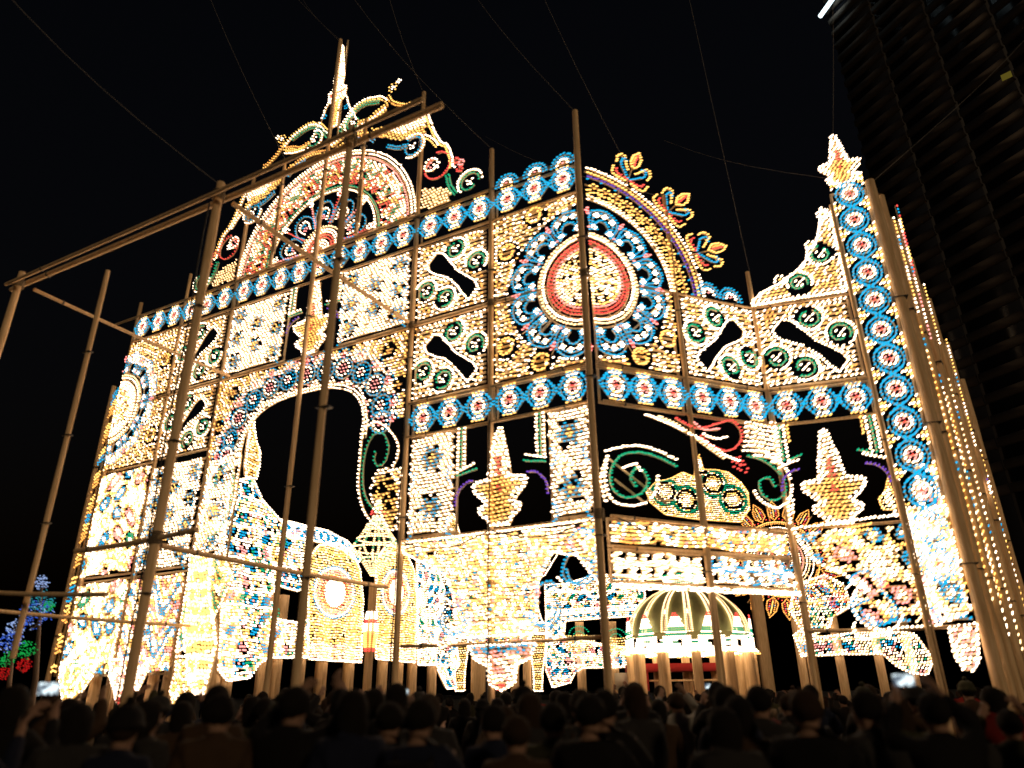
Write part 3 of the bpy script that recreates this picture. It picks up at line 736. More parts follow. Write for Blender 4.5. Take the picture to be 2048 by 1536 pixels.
def double(m, pts, col, sp=.075):
    """a row of bulbs with a thinner companion row beside it"""
    pts = np.asarray(pts, float); m.row(pts, col, sp)
    d = np.gradient(pts, axis=0); d /= np.maximum(np.hypot(*d.T), 1e-9)[:, None]; n_ = np.c_[-d[:, 1], d[:, 0]]
    c2 = {WHITE: YELLOW, GREEN: GREEN, YELLOW: AMBER, BLUE: BLUE}.get(col, WHITE); m.row(pts - n_ * .085, c2, sp * 1.3)
t = thing('light_crest', W1.pt(CU, 15.9), 'pointed crest of scrolls and checkered corners above the fan window', 'crest')
def mir(pts, s): return np.array([(CU + s * dx, z) for dx, z in pts])
for s_ in (1, -1):
    nm = 'right' if s_ > 0 else 'left'
    m = Motif(W1, .06); double(m, smooth_curve(mir([(.25, 16.85), (.6, 17.3), (1.05, 17.5), (1.65, 17.35), (1.95, 17.1)], s_)), WHITE, .075)
    double(m, smooth_curve(mir([(.25, 16.7), (.6, 17.15), (1.05, 17.36), (1.65, 17.2)], s_)), GREEN, .068); m.build('green_arc', MATS, t)
    c_scroll(t, W1, (CU + s_ * .75, 16.82), .24, GREEN, 90, s_, outer=WHITE)
    m = Motif(W1, .06); m.put(disc(mir([(2.12, 17.45)], s_)[0], .14, 7), YELLOW); m.put(disc(mir([(2.12, 17.45)], s_)[0], .05, 3), WHITE)
    m.put(disc(mir([(2.32, 17.6)], s_)[0], .06, 4), WHITE)
    double(m, smooth_curve(mir([(2.0, 17.2), (2.2, 16.9), (2.6, 16.62), (2.75, 16.6)], s_)), YELLOW, .07); m.build('leaf_bud', MATS, t)
    m = Motif(W1, .06); double(m, smooth_curve(mir([(.95, 16.75), (1.3, 16.7), (1.6, 16.85), (1.95, 16.95)], s_)), YELLOW, .07)
    double(m, smooth_curve(mir([(1.1, 16.6), (1.5, 16.65), (1.9, 16.8)], s_)), WHITE, .08)
    double(m, smooth_curve(mir([(0., 16.0), (.5, 16.2), (1.0, 16.25), (1.5, 16.1), (1.9, 15.85)], s_)), YELLOW, .07)
    double(m, smooth_curve(mir([(0., 16.3), (.4, 16.45), (.8, 16.4), (1.2, 16.42)], s_)), WHITE, .085)
    double(m, smooth_curve(mir([(1.0, 16.12), (1.4, 16.0), (1.6, 15.8)], s_)), BLUE, .06); m.build('under_arc', MATS, t)
    # checkered corner
    P_ = mir([(1.35, 16.3), (2.1, 16.05), (3.35, 15.92), (3.3, 15.3), (2.5, 15.35), (1.9, 15.75)], s_)
    m = Motif(W1, .055)
    m.fill(lambda P: inside(P, P_), (P_[:, 0].min(), 15.2, P_[:, 0].max(), 16.4), lambda P: np.where(seg_dist(P, P_[[3, 4, 5, 0]], False) < .22, YELLOW, WHITE), .095, .09)
    m.build('checker_corner', MATS, t)['kind'] = 'stuff'
    m = Motif(W1, .06); double(m, smooth_curve(mir([(2.1, 15.4), (2.45, 15.2), (2.7, 15.15)], s_)), BLUE, .06); m.build('blue_tail', MATS, t)
    c_scroll(t, W1, (CU + s_ * 2.92, 15.0), .3, BLUE, 120, -s_, inner=WHITE, turns=.95)
    m = Motif(W1, .06)
    double(m, smooth_curve(mir([(3.4, 15.85), (3.62, 15.2), (3.85, 14.75), (4.05, 14.55), (4.2, 14.1), (4.22, 13.8)], s_)), WHITE, .05)
    double(m, smooth_curve(mir([(3.34, 15.2), (3.55, 15.0), (3.75, 14.7)], s_)), WHITE, .07); m.build('outer_edge', MATS, t)
    c_scroll(t, W1, (CU + s_ * 3.72, 14.02), .42, RED, 90, -s_, inner=WHITE, outer=None, turns=.95)
    m = Motif(W1, .06); m.row(arc((CU + s_ * 3.55, 14.12), .2, 0, 330, 10), WHITE, .07); m.put(disc((CU + s_ * 3.55, 14.1), .08, 4), PINK); m.build('white_curl', MATS, t)
    m = Motif(W1, .06); c = mir([(4.28, 13.75)], s_)[0]
    for a in (-40, 20, 80): m.row(arc((c[0] + s_ * .2 * math.cos(math.radians(a)), c[1] + .2 * math.sin(math.radians(a))), .08, 0, 300, 7), RED if a != 20 else PINK, .055)
    m.put([c], WHITE); m.build('red_leaf', MATS, t)
    P2_ = mir([(3.28, 13.5), (4.0, 13.25), (4.22, 13.0), (4.15, 12.78), (3.28, 12.78)], s_)
    m = Motif(W1, .055); m.fill(lambda P: inside(P, P2_), (P2_[:, 0].min(), 12.75, P2_[:, 0].max(), 13.6), lambda P: np.full(len(P), CREAM), .095, .09)
    double(m, smooth_curve(mir([(4.1, 13.6), (4.18, 13.25), (4.35, 12.95)], s_)), GREEN, .055)
    m.build('lower_checker', MATS, t)['kind'] = 'stuff'
    c_scroll(t, W1, (CU + s_ * 4.72, 13.12), .27, GREEN, 0, s_, outer=WHITE)
    # stepped spire base
    m = Motif(W1, .06); m.row(mir([(.85, 16.9), (.62, 17.35), (.5, 17.6), (.42, 17.9), (.28, 18.15)], s_), WHITE, .085)
    m.put(disc(mir([(.42, 17.55)], s_)[0], .07, 5), BLUE); m.put(disc(mir([(.66, 17.15)], s_)[0], .06, 4), BLUE)
    m.build('spire_step', MATS, t)
t = thing('light_spire', W1.pt(CU, 17.0), 'slender white spire at the very top of the crown', 'spire')
prof = [(.10, 17.0), (.12, 17.9), (.30, 18.05), (.34, 18.4), (.16, 18.55), (.20, 18.9), (.15, 19.3), (.08, 19.8), (.02, 20.25)]
ol = np.vstack([mir(prof, 1), mir(prof[::-1], -1)])
m = Motif(W1, .06); m.fill(lambda P: inside(P, ol), (CU - .5, 17, CU + .5, 20.3), lambda P: np.where(P[:, 1] < 18.0, YELLOW, np.where((np.abs(P[:, 1] - 18.3) < .06), RED, WHITE)), .085, .075)
m.row(ol, WHITE, .07, True); m.build('spire_bulbs', MATS, t)
g = Geo(); g.bar(W1.pt(CU + .1, 15, .02), W1.pt(CU + .1, 20.5, .02), .05, .05); g.build('stem', [MATS[WOOD]], t)
finial(W3, 2.50, 12.42, 1.5, 'pointed yellow finial on top of the vertical blue band, at the right')

# column panels and openings of wall one, upper storey
column_panel(W1, -6.72, -4.5, 9.65, 11.72, 'white panel with blue flowers right of the narrow black opening, upper storey', 0, 1.0)
column_panel(W1, -10.7, -8.55, 9.65, 11.72, 'white panel with blue flowers left of the narrow black opening, upper storey', 0, 1.0)
for s_, lab in ((1, 'green and violet bracket on the right side of the narrow black opening'), (-1, 'green and violet bracket on the left side of the narrow black opening')):
    t = thing('bracket_ornament', W1.pt(CU + s_ * .9, 10.6), lab, 'light ornament')
    e = CU + s_ * .86
    b = Motif(W1, .06)
    for dx, c in ((.0, WHITE), (-.08, GREEN), (-.16, WHITE)): b.row(np.array([[e + s_ * dx, 11.7], [e + s_ * dx, 11.0]]), c, .075)
    b.row(np.array([[e, 10.95], [e - s_ * .4, 10.98]]), WHITE, .07); b.row(np.array([[e, 10.88], [e - s_ * .45, 10.9]]), GREEN, .07); b.build('bars', MATS, t)
    v = Motif(W1, .06); v.row(arc((e - s_ * .36, 10.4), .36, 90, 0 if s_ > 0 else 180, 12), VIOLET, .055); v.build('violet_curl', MATS, t)
finial(W1, CU, 9.62, 2.1, 'tree shaped finial in the narrow black opening under the fan window')
# flower border round the big dark arch
ARX, ARZ, ART = 1.93, 7.2, 8.5
def arch_line(off, n=60, z_end=4.9):
    pts = [(CU - ARX - off, z_end)]
    th = np.linspace(180, 0, n)
    for a in th:
        ar = math.radians(a); c, s = math.cos(ar), math.sin(ar)
        pts.append((CU + (ARX + off) * math.copysign(abs(c) ** .75, c), ARZ + (ART - ARZ + off) * abs(s) ** .75))
    pts.append((CU + ARX + off, z_end)); return np.array(pts)
t = thing('arch_border', W1.pt(CU, 4.9), 'border of blue and pink flowers round the big black arch on the left wall', 'light arch')
m = Motif(W1, .06)
for o_, c in ((.03, WHITE), (.11, WHITE)): m.row(arch_line(o_, z_end=7.0), c, .06)
m.build('white_edge', MATS, t)
ctr = resample(arch_line(.52, z_end=7.3), .62)
for i, c in enumerate(ctr):
    m = Motif(W1, .06)
    m.put(disc(c, .27, 16), BLUE); m.put(disc(c, .19, 11), BLUE if i % 2 else WHITE); m.put(disc(c, .10, 6), WHITE if i % 2 else PINK); m.put([c], PINK)
    m.strip(np.vstack([disc(c, .27, 12), disc(c, .27, 12)[:1]])); m.build('flower', MATS, t)
mid = resample(arch_line(.86, z_end=7.3), .62)
for i, c in enumerate(mid):
    m = Motif(W1, .07); m.put(disc(c, .07, 5), PINK); m.put([c], RED); m.put(arc(c, .17, 0, 180, 6), BLUE); m.build('pink_bud', MATS, t)
m = Motif(W1, .055)
inA, outA = arch_line(.14, z_end=7.3), arch_line(.95, z_end=7.3)
ring_poly = outA
def bmask(P): return inside(P, outA) & ~inside(P, inA) & (np.min(np.hypot(P[:, None, 0] - ctr[None, :, 0], P[:, None, 1] - ctr[None, :, 1]), 1) > .33)
m.fill(bmask, (CU - 3.2, 7.3, CU + 3.2, 9.5), lambda P: np.where(rng.random(len(P)) < .8, WHITE, PINK))
m.build('ground_bulbs', MATS, t)['kind'] = 'stuff'
# yellow fillings outside the arch border
t = thing('light_spandrel', W1.pt(CU, 7.3), 'yellow filigree filling between the flower border and the half height rail', 'light panel')
m = Motif(W1, .055)
yc = [(CU + s_ * dx, z) for s_ in (1, -1) for dx, z in ((2.55, 9.05), (1.2, 9.75 - .3), (2.9, 8.1))]
def yfn(P):
    d = np.min(np.hypot(P[:, None, 0] - np.array(yc)[None, :, 0], P[:, None, 1] - np.array(yc)[None, :, 1]), 1)
    c = np.where((d / .12).astype(int) % 2 == 0, YELLOW, WHITE); c = np.where((d > .12) & (d < .2), -1, c); return np.where((d < .08), AMBER, c)
for a, b in ((CU - 3.1, CU + 3.1),):
    m.fill(lambda P: ~inside(P, outA), (a, 7.3, b, 9.48), yfn)
m.build('filling_bulbs', MATS, t)['kind'] = 'stuff'
# green curls hanging beside the arch (above the ground storey)
def side_curl(s_, lab):
    t = thing('curl_bracket', W1.pt(CU + s_ * 2.5, 4.9), lab, 'light ornament')
    e = CU + s_ * ARX
    m = Motif(W1, .06)
    m.row(smooth_curve([(e, 7.2), (e, 6.6), (e, 6.0), (e + s_ * .12, 5.5), (e + s_ * .38, 5.1), (e + s_ * .75, 4.85)]), WHITE, .075)
    m.row(smooth_curve([(e + s_ * .75, 7.1), (e + s_ * 1.02, 6.75), (e + s_ * 1.05, 6.4), (e + s_ * .9, 6.1), (e + s_ * 1.1, 5.8)]), WHITE, .08)
    m.row(smooth_curve([(e + s_ * .1, 7.25), (e + s_ * .4, 7.32), (e + s_ * .75, 7.1)]), WHITE, .08)
    m.build('white_edge', MATS, t)
    m = Motif(W1, .06)
    m.row(smooth_curve([(e + s_ * .78, 6.7), (e + s_ * .62, 7.0), (e + s_ * .36, 7.05), (e + s_ * .16, 6.75), (e + s_ * .1, 6.3), (e + s_ * .15, 5.8), (e + s_ * .38, 5.4), (e + s_ * .7, 5.2)]), GREEN, .06)
    m.row(smooth_curve([(e + s_ * .78, 6.7), (e + s_ * .74, 6.4), (e + s_ * .55, 6.25), (e + s_ * .4, 6.4), (e + s_ * .42, 6.6)]), GREEN, .06)
    m.build('green_curl', MATS, t)
    m = Motif(W1, .06)
    pol = np.array([(e + s_ * .45, 6.15), (e + s_ * 1.2, 6.2), (e + s_ * 1.2, 4.7), (e + s_ * .85, 4.8), (e + s_ * .5, 5.3), (e + s_ * .32, 5.75)])
    m.fill(lambda P: inside(P, pol), (pol[:, 0].min(), 4.7, pol[:, 0].max(), 6.3), lambda P: np.where(seg_dist(P, pol) < .1, WHITE, np.where(rng.random(len(P)) < .25, -1, YELLOW)))
    m.build('leaf_bulbs', MATS, t)['kind'] = 'stuff'
side_curl(1, 'big green curl right of the large black arch'); side_curl(-1, 'big green curl left of the large black arch')
# ground storey of wall one, right part
column_panel(W1, -4.32, -3.12, 4.62, 6.76, 'white column panel with blue flowers at the left of the black opening beside the corner', 1, 1.05)
column_panel(W1, -1.02, -.08, 4.62, 6.76, 'white column panel with blue flowers behind the corner post', -1, 1.05)
finial(W1, -2.1, 4.62, 2.0, 'tree shaped finial in the black opening left of the corner post')

def frieze(wall, u0, u1, z0, z1, lab, fn, sx=.080, sz=.068, outline=None, frame=True, cat='light panel', curls=()):
    t = thing('light_frieze', wall.pt((u0 + u1) / 2, z0), lab, cat)
    if frame: frame_part(t, wall, u0, z0, u1, z1)
    m = Motif(wall, .055, *((.088, .0185) if wall.lod == 0 else (.10, .026)))
    mk = (lambda P: inside(P, outline)) if outline is not None else (lambda P: np.ones(len(P), bool))
    m.fill(mk, (u0 + .04, z0 + .04, u1 - .04, z1 - .04), fn, sx, sz, wall.lod == 0)
    if outline is not None: m.row(outline, WHITE, .08 if wall.lod == 0 else .12, True)
    o = m.build('filling_bulbs', MATS, t)
    if o: o['kind'] = 'stuff'
    for c, r, col in curls: c_scroll(t, wall, c, r, col, 40, 1, name='curl')
    return t
def daisy(cx, cz, p, petal=WHITE, hole=-1, core=None, alt=None):
    def f(P):
        x = (P[:, 0] - cx) / p; z = (P[:, 1] - cz) / p; ix = np.round(x); iz = np.round(z)
        r = np.hypot(x - ix, z - iz) * p; c = np.full(len(P), petal); c = np.where(r < .07, hole if core is None else core, c)
        if alt is not None: c = np.where(((ix + iz) % 2 == 0) & (r > .09) & (r < .19), alt, c)
        return c
    return f
def wave(cols, per=.5, amp=.25, k=.14):
    cols = np.array(cols)
    def f(P):
        v = P[:, 1] / k + amp / k * np.sin(P[:, 0] / per * 2 * math.pi) + .4 * np.sin(P[:, 0] * 9 + P[:, 1] * 7)
        c = cols[(np.floor(v).astype(int)) % len(cols)]; q = rng.random(len(P)); c = np.where(q < .035, BLUE, np.where(q < .07, PINK, c)); return np.where(q > .975, -1, c)
    return f
# ---- ground storey, wall one
pol = np.array([(-4.35, 4.5), (-.05, 4.5), (-.05, 3.3), (-.5, 3.9), (-1.0, 4.0), (-1.3, 3.5), (-1.35, 2.6), (-3.0, 2.6), (-3.1, 3.4), (-3.35, 3.8), (-3.8, 4.05), (-4.35, 4.3)])
frieze(W1, -4.35, -.05, 2.58, 4.5, 'yellow and white waves above the lowest rail, left of the corner post', wave([WHITE, YELLOW, WHITE, YELLOW, CREAM]), outline=pol, frame=False)
def blue_curl(wall, c, s, flip, lab):
    t = thing('blue_curl', wall.pt(c[0], c[1] - .8 * s), lab, 'light ornament')
    X = lambda pts: np.array([(c[0] + flip * s * a, c[1] + s * b) for a, b in pts])
    m = Motif(wall, .08); m.row(smooth_curve(X([(.45, .55), (.3, .75), (0, .8), (-.25, .6), (-.25, .3), (-.4, .1), (-.5, -.25), (-.2, -.45), (.2, -.3), (.35, 0), (.1, .1)])), BLUE, .06)
    m.row(smooth_curve(X([(-.38, -.1), (-.3, -.38), (0, -.5), (.35, -.35), (.5, 0), (.35, .25)])), BLUE, .06)
    m.build('blue_rows', MATS, t)
    m = Motif(wall, .09); m.put(disc(X([(-.25, .5)])[0], .09 * s, 6), PINK); m.put(disc(X([(-.33, .42)])[0], .05, 3), RED); m.build('pink_bud', MATS, t)
    m = Motif(wall, .08); m.row(smooth_curve(X([(.5, .45), (.3, .6), (.1, .5), (.15, .3)])), WHITE, .07); m.row(arc(X([(.3, -.55)])[0], .25 * s, 150, 400, 12), WHITE, .07)
    m.row(smooth_curve(X([(-.6, -.3), (-.3, -.62), (.1, -.68)])), WHITE, .07); m.build('white_rows', MATS, t)
blue_curl(W1, (-.42, 3.75), .75, 1, 'blue curl with a pink bud just left of the corner post')
blue_curl(W1, (-1.15, 3.0), .6, 1, 'small blue curl low between the corner post and the pale post')
blue_curl(W1, (-3.1, 2.95), .62, -1, 'small blue curl low beside the lantern arches')
pol = np.array([(-2.75, 2.45), (-1.35, 2.45), (-1.5, 2.2), (-1.75, 2.1), (-1.8, 1.8), (-2.05, 1.68), (-2.3, 1.8), (-2.35, 2.1), (-2.6, 2.2)])
frieze(W1, -2.8, -1.3, 1.66, 2.46, 'hanging pink and white pendant with a red tip under the lowest rail', lambda P: np.where(P[:, 1] < 1.8, RED, np.where(rng.random(len(P)) < .3, PINK, np.where(P[:, 1] > 2.3, BLUE, WHITE))), outline=pol, frame=False, cat='pendant')
# ---- ground storey, left part of wall one (crowded)
def cyl(z0, z1, off):
    def f(P):
        u, z = P[:, 0], P[:, 1]; p = .56
        gx = (u + .16 * np.sin(z * 3.1 + off)) / p; gz = (z + .14 * np.sin(u * 3.7 + off)) / p; ix, iz = np.round(gx), np.round(gz); r = np.hypot(gx - ix, gz - iz) * p
        h = np.abs(np.sin(ix * 12.9898 + iz * 78.233 + off)) * 43758.5453 % 1; c = np.full(len(P), WHITE)
        k = (r > .09) & (r < .18); c = np.where(k & (h < .34), BLUE, c); c = np.where(k & (h > .34) & (h < .5), PINK, c); c = np.where(k & (h > .5) & (h < .56), GREEN, c); c = np.where(k & (h > .56) & (h < .75), YELLOW, c)
        c = np.where((r > .24) & (r < .30), np.where(rng.random(len(P)) < .5, CREAM, YELLOW), c); c = np.where((r > .30) & (h > .6), WHITE, c); c = np.where((r > .18) & (r < .235) & (h < .55), -1, c); return np.where(rng.random(len(P)) < .04, CREAM, c)
    return f
column_panel(W1, -10.72, -9.62, 4.62, 7.25, 'white column panel with blue flowers left of the large arch, ground storey side', 0, 1.0)
column_panel(W1, -12.9, -10.86, 4.62, 7.4, 'white panel with blue flowers behind the thick dark pole', 0, .9)
frieze(W1, -15.12, -12.98, 4.62, 7.5, 'dazzling white panel at the far left end of the facade', cyl(4.6, 7.5, 0), .074, .064)
frieze(W1, -15.12, -12.98, 2.15, 4.5, 'dazzling white panel low at the far left end of the facade', cyl(2, 4.5, 2), .074, .064)
frieze(W1, -12.9, -10.86, 2.15, 4.5, 'yellow and white waves low behind the thick dark pole', wave([WHITE, YELLOW, WHITE, PINK, YELLOW, WHITE, BLUE], .9, .3), .082, .07)
pol = np.array([(-10.75, 4.6), (-9.6, 4.7), (-9.2, 4.2), (-9.5, 3.6), (-9.9, 2.9), (-10.75, 2.6)])
frieze(W1, -10.76, -9.1, 2.6, 4.7, 'yellow bulging bracket under the left foot of the large arch', wave([YELLOW, WHITE, YELLOW, GREEN], .7, .25), outline=pol, frame=False)
for i, (a, b, mid_) in enumerate(((-15.1, -13.6, -14.4), (-13.1, -11.6, -12.3), (-10.7, -9.9, -10.3))):
    pol = np.array([(a, 2.5), (b, 2.5), (b - .1, 2.15), (mid_ + .45, 1.85), (mid_ + .25, 1.5), (mid_ + .05, 1.35), (mid_ - .2, 1.42), (mid_ - .45, 1.8), (a + .05, 2.15)])
    frieze(W1, a, b, 1.33, 2.52, ['white pendant with a pointed foot at the far left end', 'pink tipped pendant behind the thick dark pole', 'narrow yellow pendant left of the large arch'][i],
           (lambda P: np.where((P[:, 1] < 1.65), RED, np.where(rng.random(len(P)) < .3, PINK, WHITE))) if i == 1 else (lambda P: np.where(rng.random(len(P)) < .5, YELLOW, WHITE)), outline=pol, frame=False, cat='pendant')
for i, u in enumerate((-14.75, -14.1, -13.4, -12.5, -11.9, -11.3)):
    post(W1, u, 4.4, -.25, f'{ord_[i]} thick low timber prop from the far left, behind the pendants', .26, group='low timber props behind the pendants')
# ---- return wall behind the far left corner (thin sliver)
frieze(W0, .05, 1.1, 2.2, 10.4, 'narrow slanting strip of yellow and blue bulbs beyond the far left corner', lambda P: np.where((P[:, 1] / .25).astype(int) % 3 == 0, YELLOW, np.where((P[:, 1] / .5).astype(int) % 4 == 0, BLUE, np.where((P[:, 1] / .25).astype(int) % 3 == 1, -1, AMBER))), .2, .12)
post(W0, 1.4, 10.8, .1, 'timber post beyond the far left corner', .15)
# ---- ground storey, wall two
t = thing('curl_bracket', W2.pt(.6, 4.6), 'big green spiral in the black opening right of the corner post', 'light ornament')
c0 = W2.uz([(1262, 955)])[0]
m = Motif(W2, .06)
g_ = W2.uz([(1345, 935), (1310, 918), (1270, 908), (1235, 915), (1216, 945), (1220, 980), (1245, 998), (1275, 990), (1290, 965), (1278, 942), (1262, 942), (1255, 960), (1265, 975)])
m.row(smooth_curve(g_), GREEN, .062); m.build('green_spiral', MATS, t)
m = Motif(W2, .06)
m.row(smooth_curve(W2.uz([(1205, 905), (1235, 898), (1270, 895), (1310, 905), (1345, 922)])), WHITE, .085)
m.row(smooth_curve(W2.uz([(1208, 915), (1204, 955), (1212, 995), (1240, 1013), (1280, 1010), (1305, 985), (1308, 955)])), WHITE, .085)
m.row(smooth_curve(W2.uz([(1205, 925), (1196, 960), (1205, 1005)])), WHITE, .085)
m.row(W2.uz([(1240, 938), (1265, 930), (1275, 945)]), WHITE, .07); m.build('white_edge', MATS, t)
m = Motif(W2, .04)
m.strip(W2.uz([(1215, 920), (1330, 1010)]), .04); m.strip(W2.uz([(1225, 960), (1290, 1010)]), .04); m.build('brace', MATS, t)
t = thing('curl_bracket', W2.pt(3.2, 4.9), 'red and green curls with a white checker under the blue band, right of the opening', 'light ornament')
m = Motif(W2, .06)
m.row(smooth_curve(W2.uz([(1345, 840), (1385, 860), (1425, 852), (1455, 845), (1475, 865), (1472, 890), (1448, 905), (1415, 895), (1395, 875)])), RED, .055)
m.row(smooth_curve(W2.uz([(1380, 848), (1400, 862), (1430, 862)])), PINK, .06); m.row(smooth_curve(W2.uz([(1400, 872), (1420, 880), (1445, 878)])), WHITE, .08)
m.build('red_curl', MATS, t)
m = Motif(W2, .06)
m.row(smooth_curve(W2.uz([(1285, 833), (1330, 850), (1365, 868), (1400, 885), (1440, 912), (1470, 925)])), WHITE, .07)
m.row(smooth_curve(W2.uz([(1310, 836), (1345, 852), (1375, 872), (1405, 895), (1440, 920)])), CREAM, .08)
m.build('white_edge', MATS, t)
pol = W2.uz([(1478, 845), (1552, 850), (1558, 935), (1530, 925), (1480, 908), (1482, 880)])
m = Motif(W2, .055); m.fill(lambda P: inside(P, pol), (pol[:, 0].min(), pol[:, 1].min(), pol[:, 0].max(), pol[:, 1].max()), lambda P: np.full(len(P), WHITE), .095, .10)
m.build('checker', MATS, t)['kind'] = 'stuff'
m = Motif(W2, .06)
m.row(smooth_curve(W2.uz([(1488, 915), (1515, 922), (1545, 942), (1562, 970), (1558, 995), (1535, 1003), (1515, 988), (1512, 965), (1530, 958), (1542, 975)])), GREEN, .055); m.build('green_curl', MATS, t)
m = Motif(W2, .06)
m.row(smooth_curve(W2.uz([(1525, 910), (1560, 935), (1574, 970), (1570, 1000), (1545, 1018), (1515, 1005), (1500, 985)])), WHITE, .075)
m.put(np.vstack([disc(c, .09, 5) for c in W2.uz([(1470, 925), (1480, 940), (1465, 932)])]), RED); m.build('white_curl', MATS, t)
frieze(W2, .06, 4.1, 4.04, 4.52, 'yellow wave frieze under the curls, right of the corner post', wave([WHITE, YELLOW, WHITE, AMBER, YELLOW], .6, .2))
frieze(W2, .06, 2.0, 3.42, 3.97, 'left half of the dazzling daisy frieze over the dome', daisy(.3, 3.58, .28, WHITE, -1, None, CREAM), .068, .058)
frieze(W2, 2.12, 4.1, 3.42, 3.97, 'right half of the daisy frieze, with blue spots', daisy(.3, 3.58, .28, WHITE, -1, None, BLUE), .068, .058)
t = thing('light_row', W2.pt(2.1, 3.3), 'straight bright row of white bulbs under the daisy frieze', 'light row')
m = Motif(W2, .06); m.row(np.array([(.06, 3.36), (4.12, 3.36)]), WHITE, .05); m.row(np.array([(.06, 3.31), (4.12, 3.31)]), WHITE, .05); m.build('bulb_row', MATS, t)
# ---- ground storey, wall three
for s_, u, lab in ((1, .02, 'green and violet bracket at the inner corner beside the tall right finial'), (-1, 2.1, 'green and violet bracket beside the vertical blue band')):
    t = thing('bracket_ornament', W3.pt(u, 5.4), lab, 'light ornament')
    b = Motif(W3, .06)
    for dx, c in ((.08, WHITE), (.16, GREEN), (.25, WHITE), (.33, YELLOW)): b.row(np.array([[u + s_ * dx, 6.74], [u + s_ * dx, 6.0 if dx < .3 else 6.4]]), c, .085)
    b.row(np.array([[u + s_ * .05, 5.86], [u + s_ * .42, 5.98]]), WHITE, .08); b.row(np.array([[u + s_ * .28, 6.0], [u + s_ * .5, 6.08]]), GREEN, .07); b.build('bars', MATS, t)
    v = Motif(W3, .06); v.row(arc((u + s_ * .40, 5.42), .36, 90, 185 if s_ > 0 else -5, 12), VIOLET, .055); v.build('violet_curl', MATS, t)
    b = Motif(W3, .06); b.row(np.array([[u + s_ * .12, 5.2], [u + s_ * .08, 4.7]]), WHITE, .08); b.row(np.array([[u + s_ * .2, 5.15], [u + s_ * .16, 4.9]]), WHITE, .09); b.build('tail', MATS, t)
finial(W3, 1.03, 4.62, 1.95, 'tallest tree shaped finial, in the black opening on the right wall')
pol = W3.uz([(1585, 1060), (1760, 1035), (1835, 1030), (1850, 1110), (1865, 1200), (1880, 1250), (1790, 1258), (1745, 1262), (1712, 1235), (1700, 1200), (1715, 1175), (1690, 1150), (1660, 1140), (1625, 1120)])
frieze(W3, pol[:, 0].min(), pol[:, 0].max(), 2.7, 4.55, 'big curling mass of yellow, white and blue bulbs low on the right wall', cyl(2, 4, 1.3), outline=pol, frame=False)
blue_curl(W3, tuple(W3.uz([(1745, 1210)])[0]), .75, -1, 'blue curl with a red bud low on the right wall')
t = thing('yellow_curl', W3.pt(1.1, 4.0), 'yellow crescent curl under the tall right finial', 'light ornament')
m = Motif(W3, .08); m.row(smooth_curve(W3.uz([(1690, 1078), (1735, 1060), (1745, 1090), (1710, 1098), (1675, 1090)])), YELLOW, .06); m.row(smooth_curve(W3.uz([(1650, 1085), (1690, 1062), (1740, 1050)])), YELLOW, .07); m.build('rows', MATS, t)
pol = W3.uz([(1895, 1255), (1950, 1248), (1952, 1290), (1955, 1320), (1940, 1345), (1925, 1340), (1905, 1305)])
frieze(W3, pol[:, 0].min(), pol[:, 0].max(), 1.7, 2.65, 'pink and white pendant with a red tip beside the thick right corner post', lambda P: np.where(P[:, 1] < 1.85, RED, np.where(rng.random(len(P)) < .35, PINK, WHITE)), outline=pol, frame=False, cat='pendant')
frieze(W3, 2.16, 2.94, 2.7, 4.9, 'dazzling white strip below the vertical blue band', cyl(2, 5, 4), .08, .068, frame=False)
# ---- wall four: seen almost edge on from the timber side
for i, (u, z) in enumerate(((.35, 12.2), (1.6, 12.1), (3.2, 11.9), (5.2, 11.6), (7.2, 11.0), (9.2, 10.5))):
    post(W4, u, z, .14, f'{ord_[i]} timber post of the slanting right wall, counted from the thick corner post', .20)
t = thing('slanting_panel', W4.pt(4.8, 1.0), 'long slanting panel of boards and bulbs seen nearly edge on at the right', 'light panel')
def w4col(P): return np.where(np.sin(P[:, 0] * 4 + P[:, 1] * 2) > .75, PINK, np.where(np.sin(P[:, 0] * 3 - P[:, 1] * 5) > .8, BLUE, np.where(np.sin(P[:, 0] * 7 + P[:, 1]) > .2, YELLOW, WHITE)))
topl = np.array([(.3, 11.6), (1.0, 11.8), (2.0, 11.9), (3.0, 12.0), (3.8, 11.6), (5.0, 10.9), (6.2, 10.3), (7.4, 9.8), (9.4, 9.0)])
for k in range(19):
    u = .45 + k * .48; zt_ = float(np.interp(u, topl[:, 0], topl[:, 1])) - .5 - .5 * (k % 3)
    g = Geo(); g.bar(W4.pt(u, .6, .10), W4.pt(u, zt_, .10), .035, .44, side=W4.n); g.build('board', [M_POST], t)
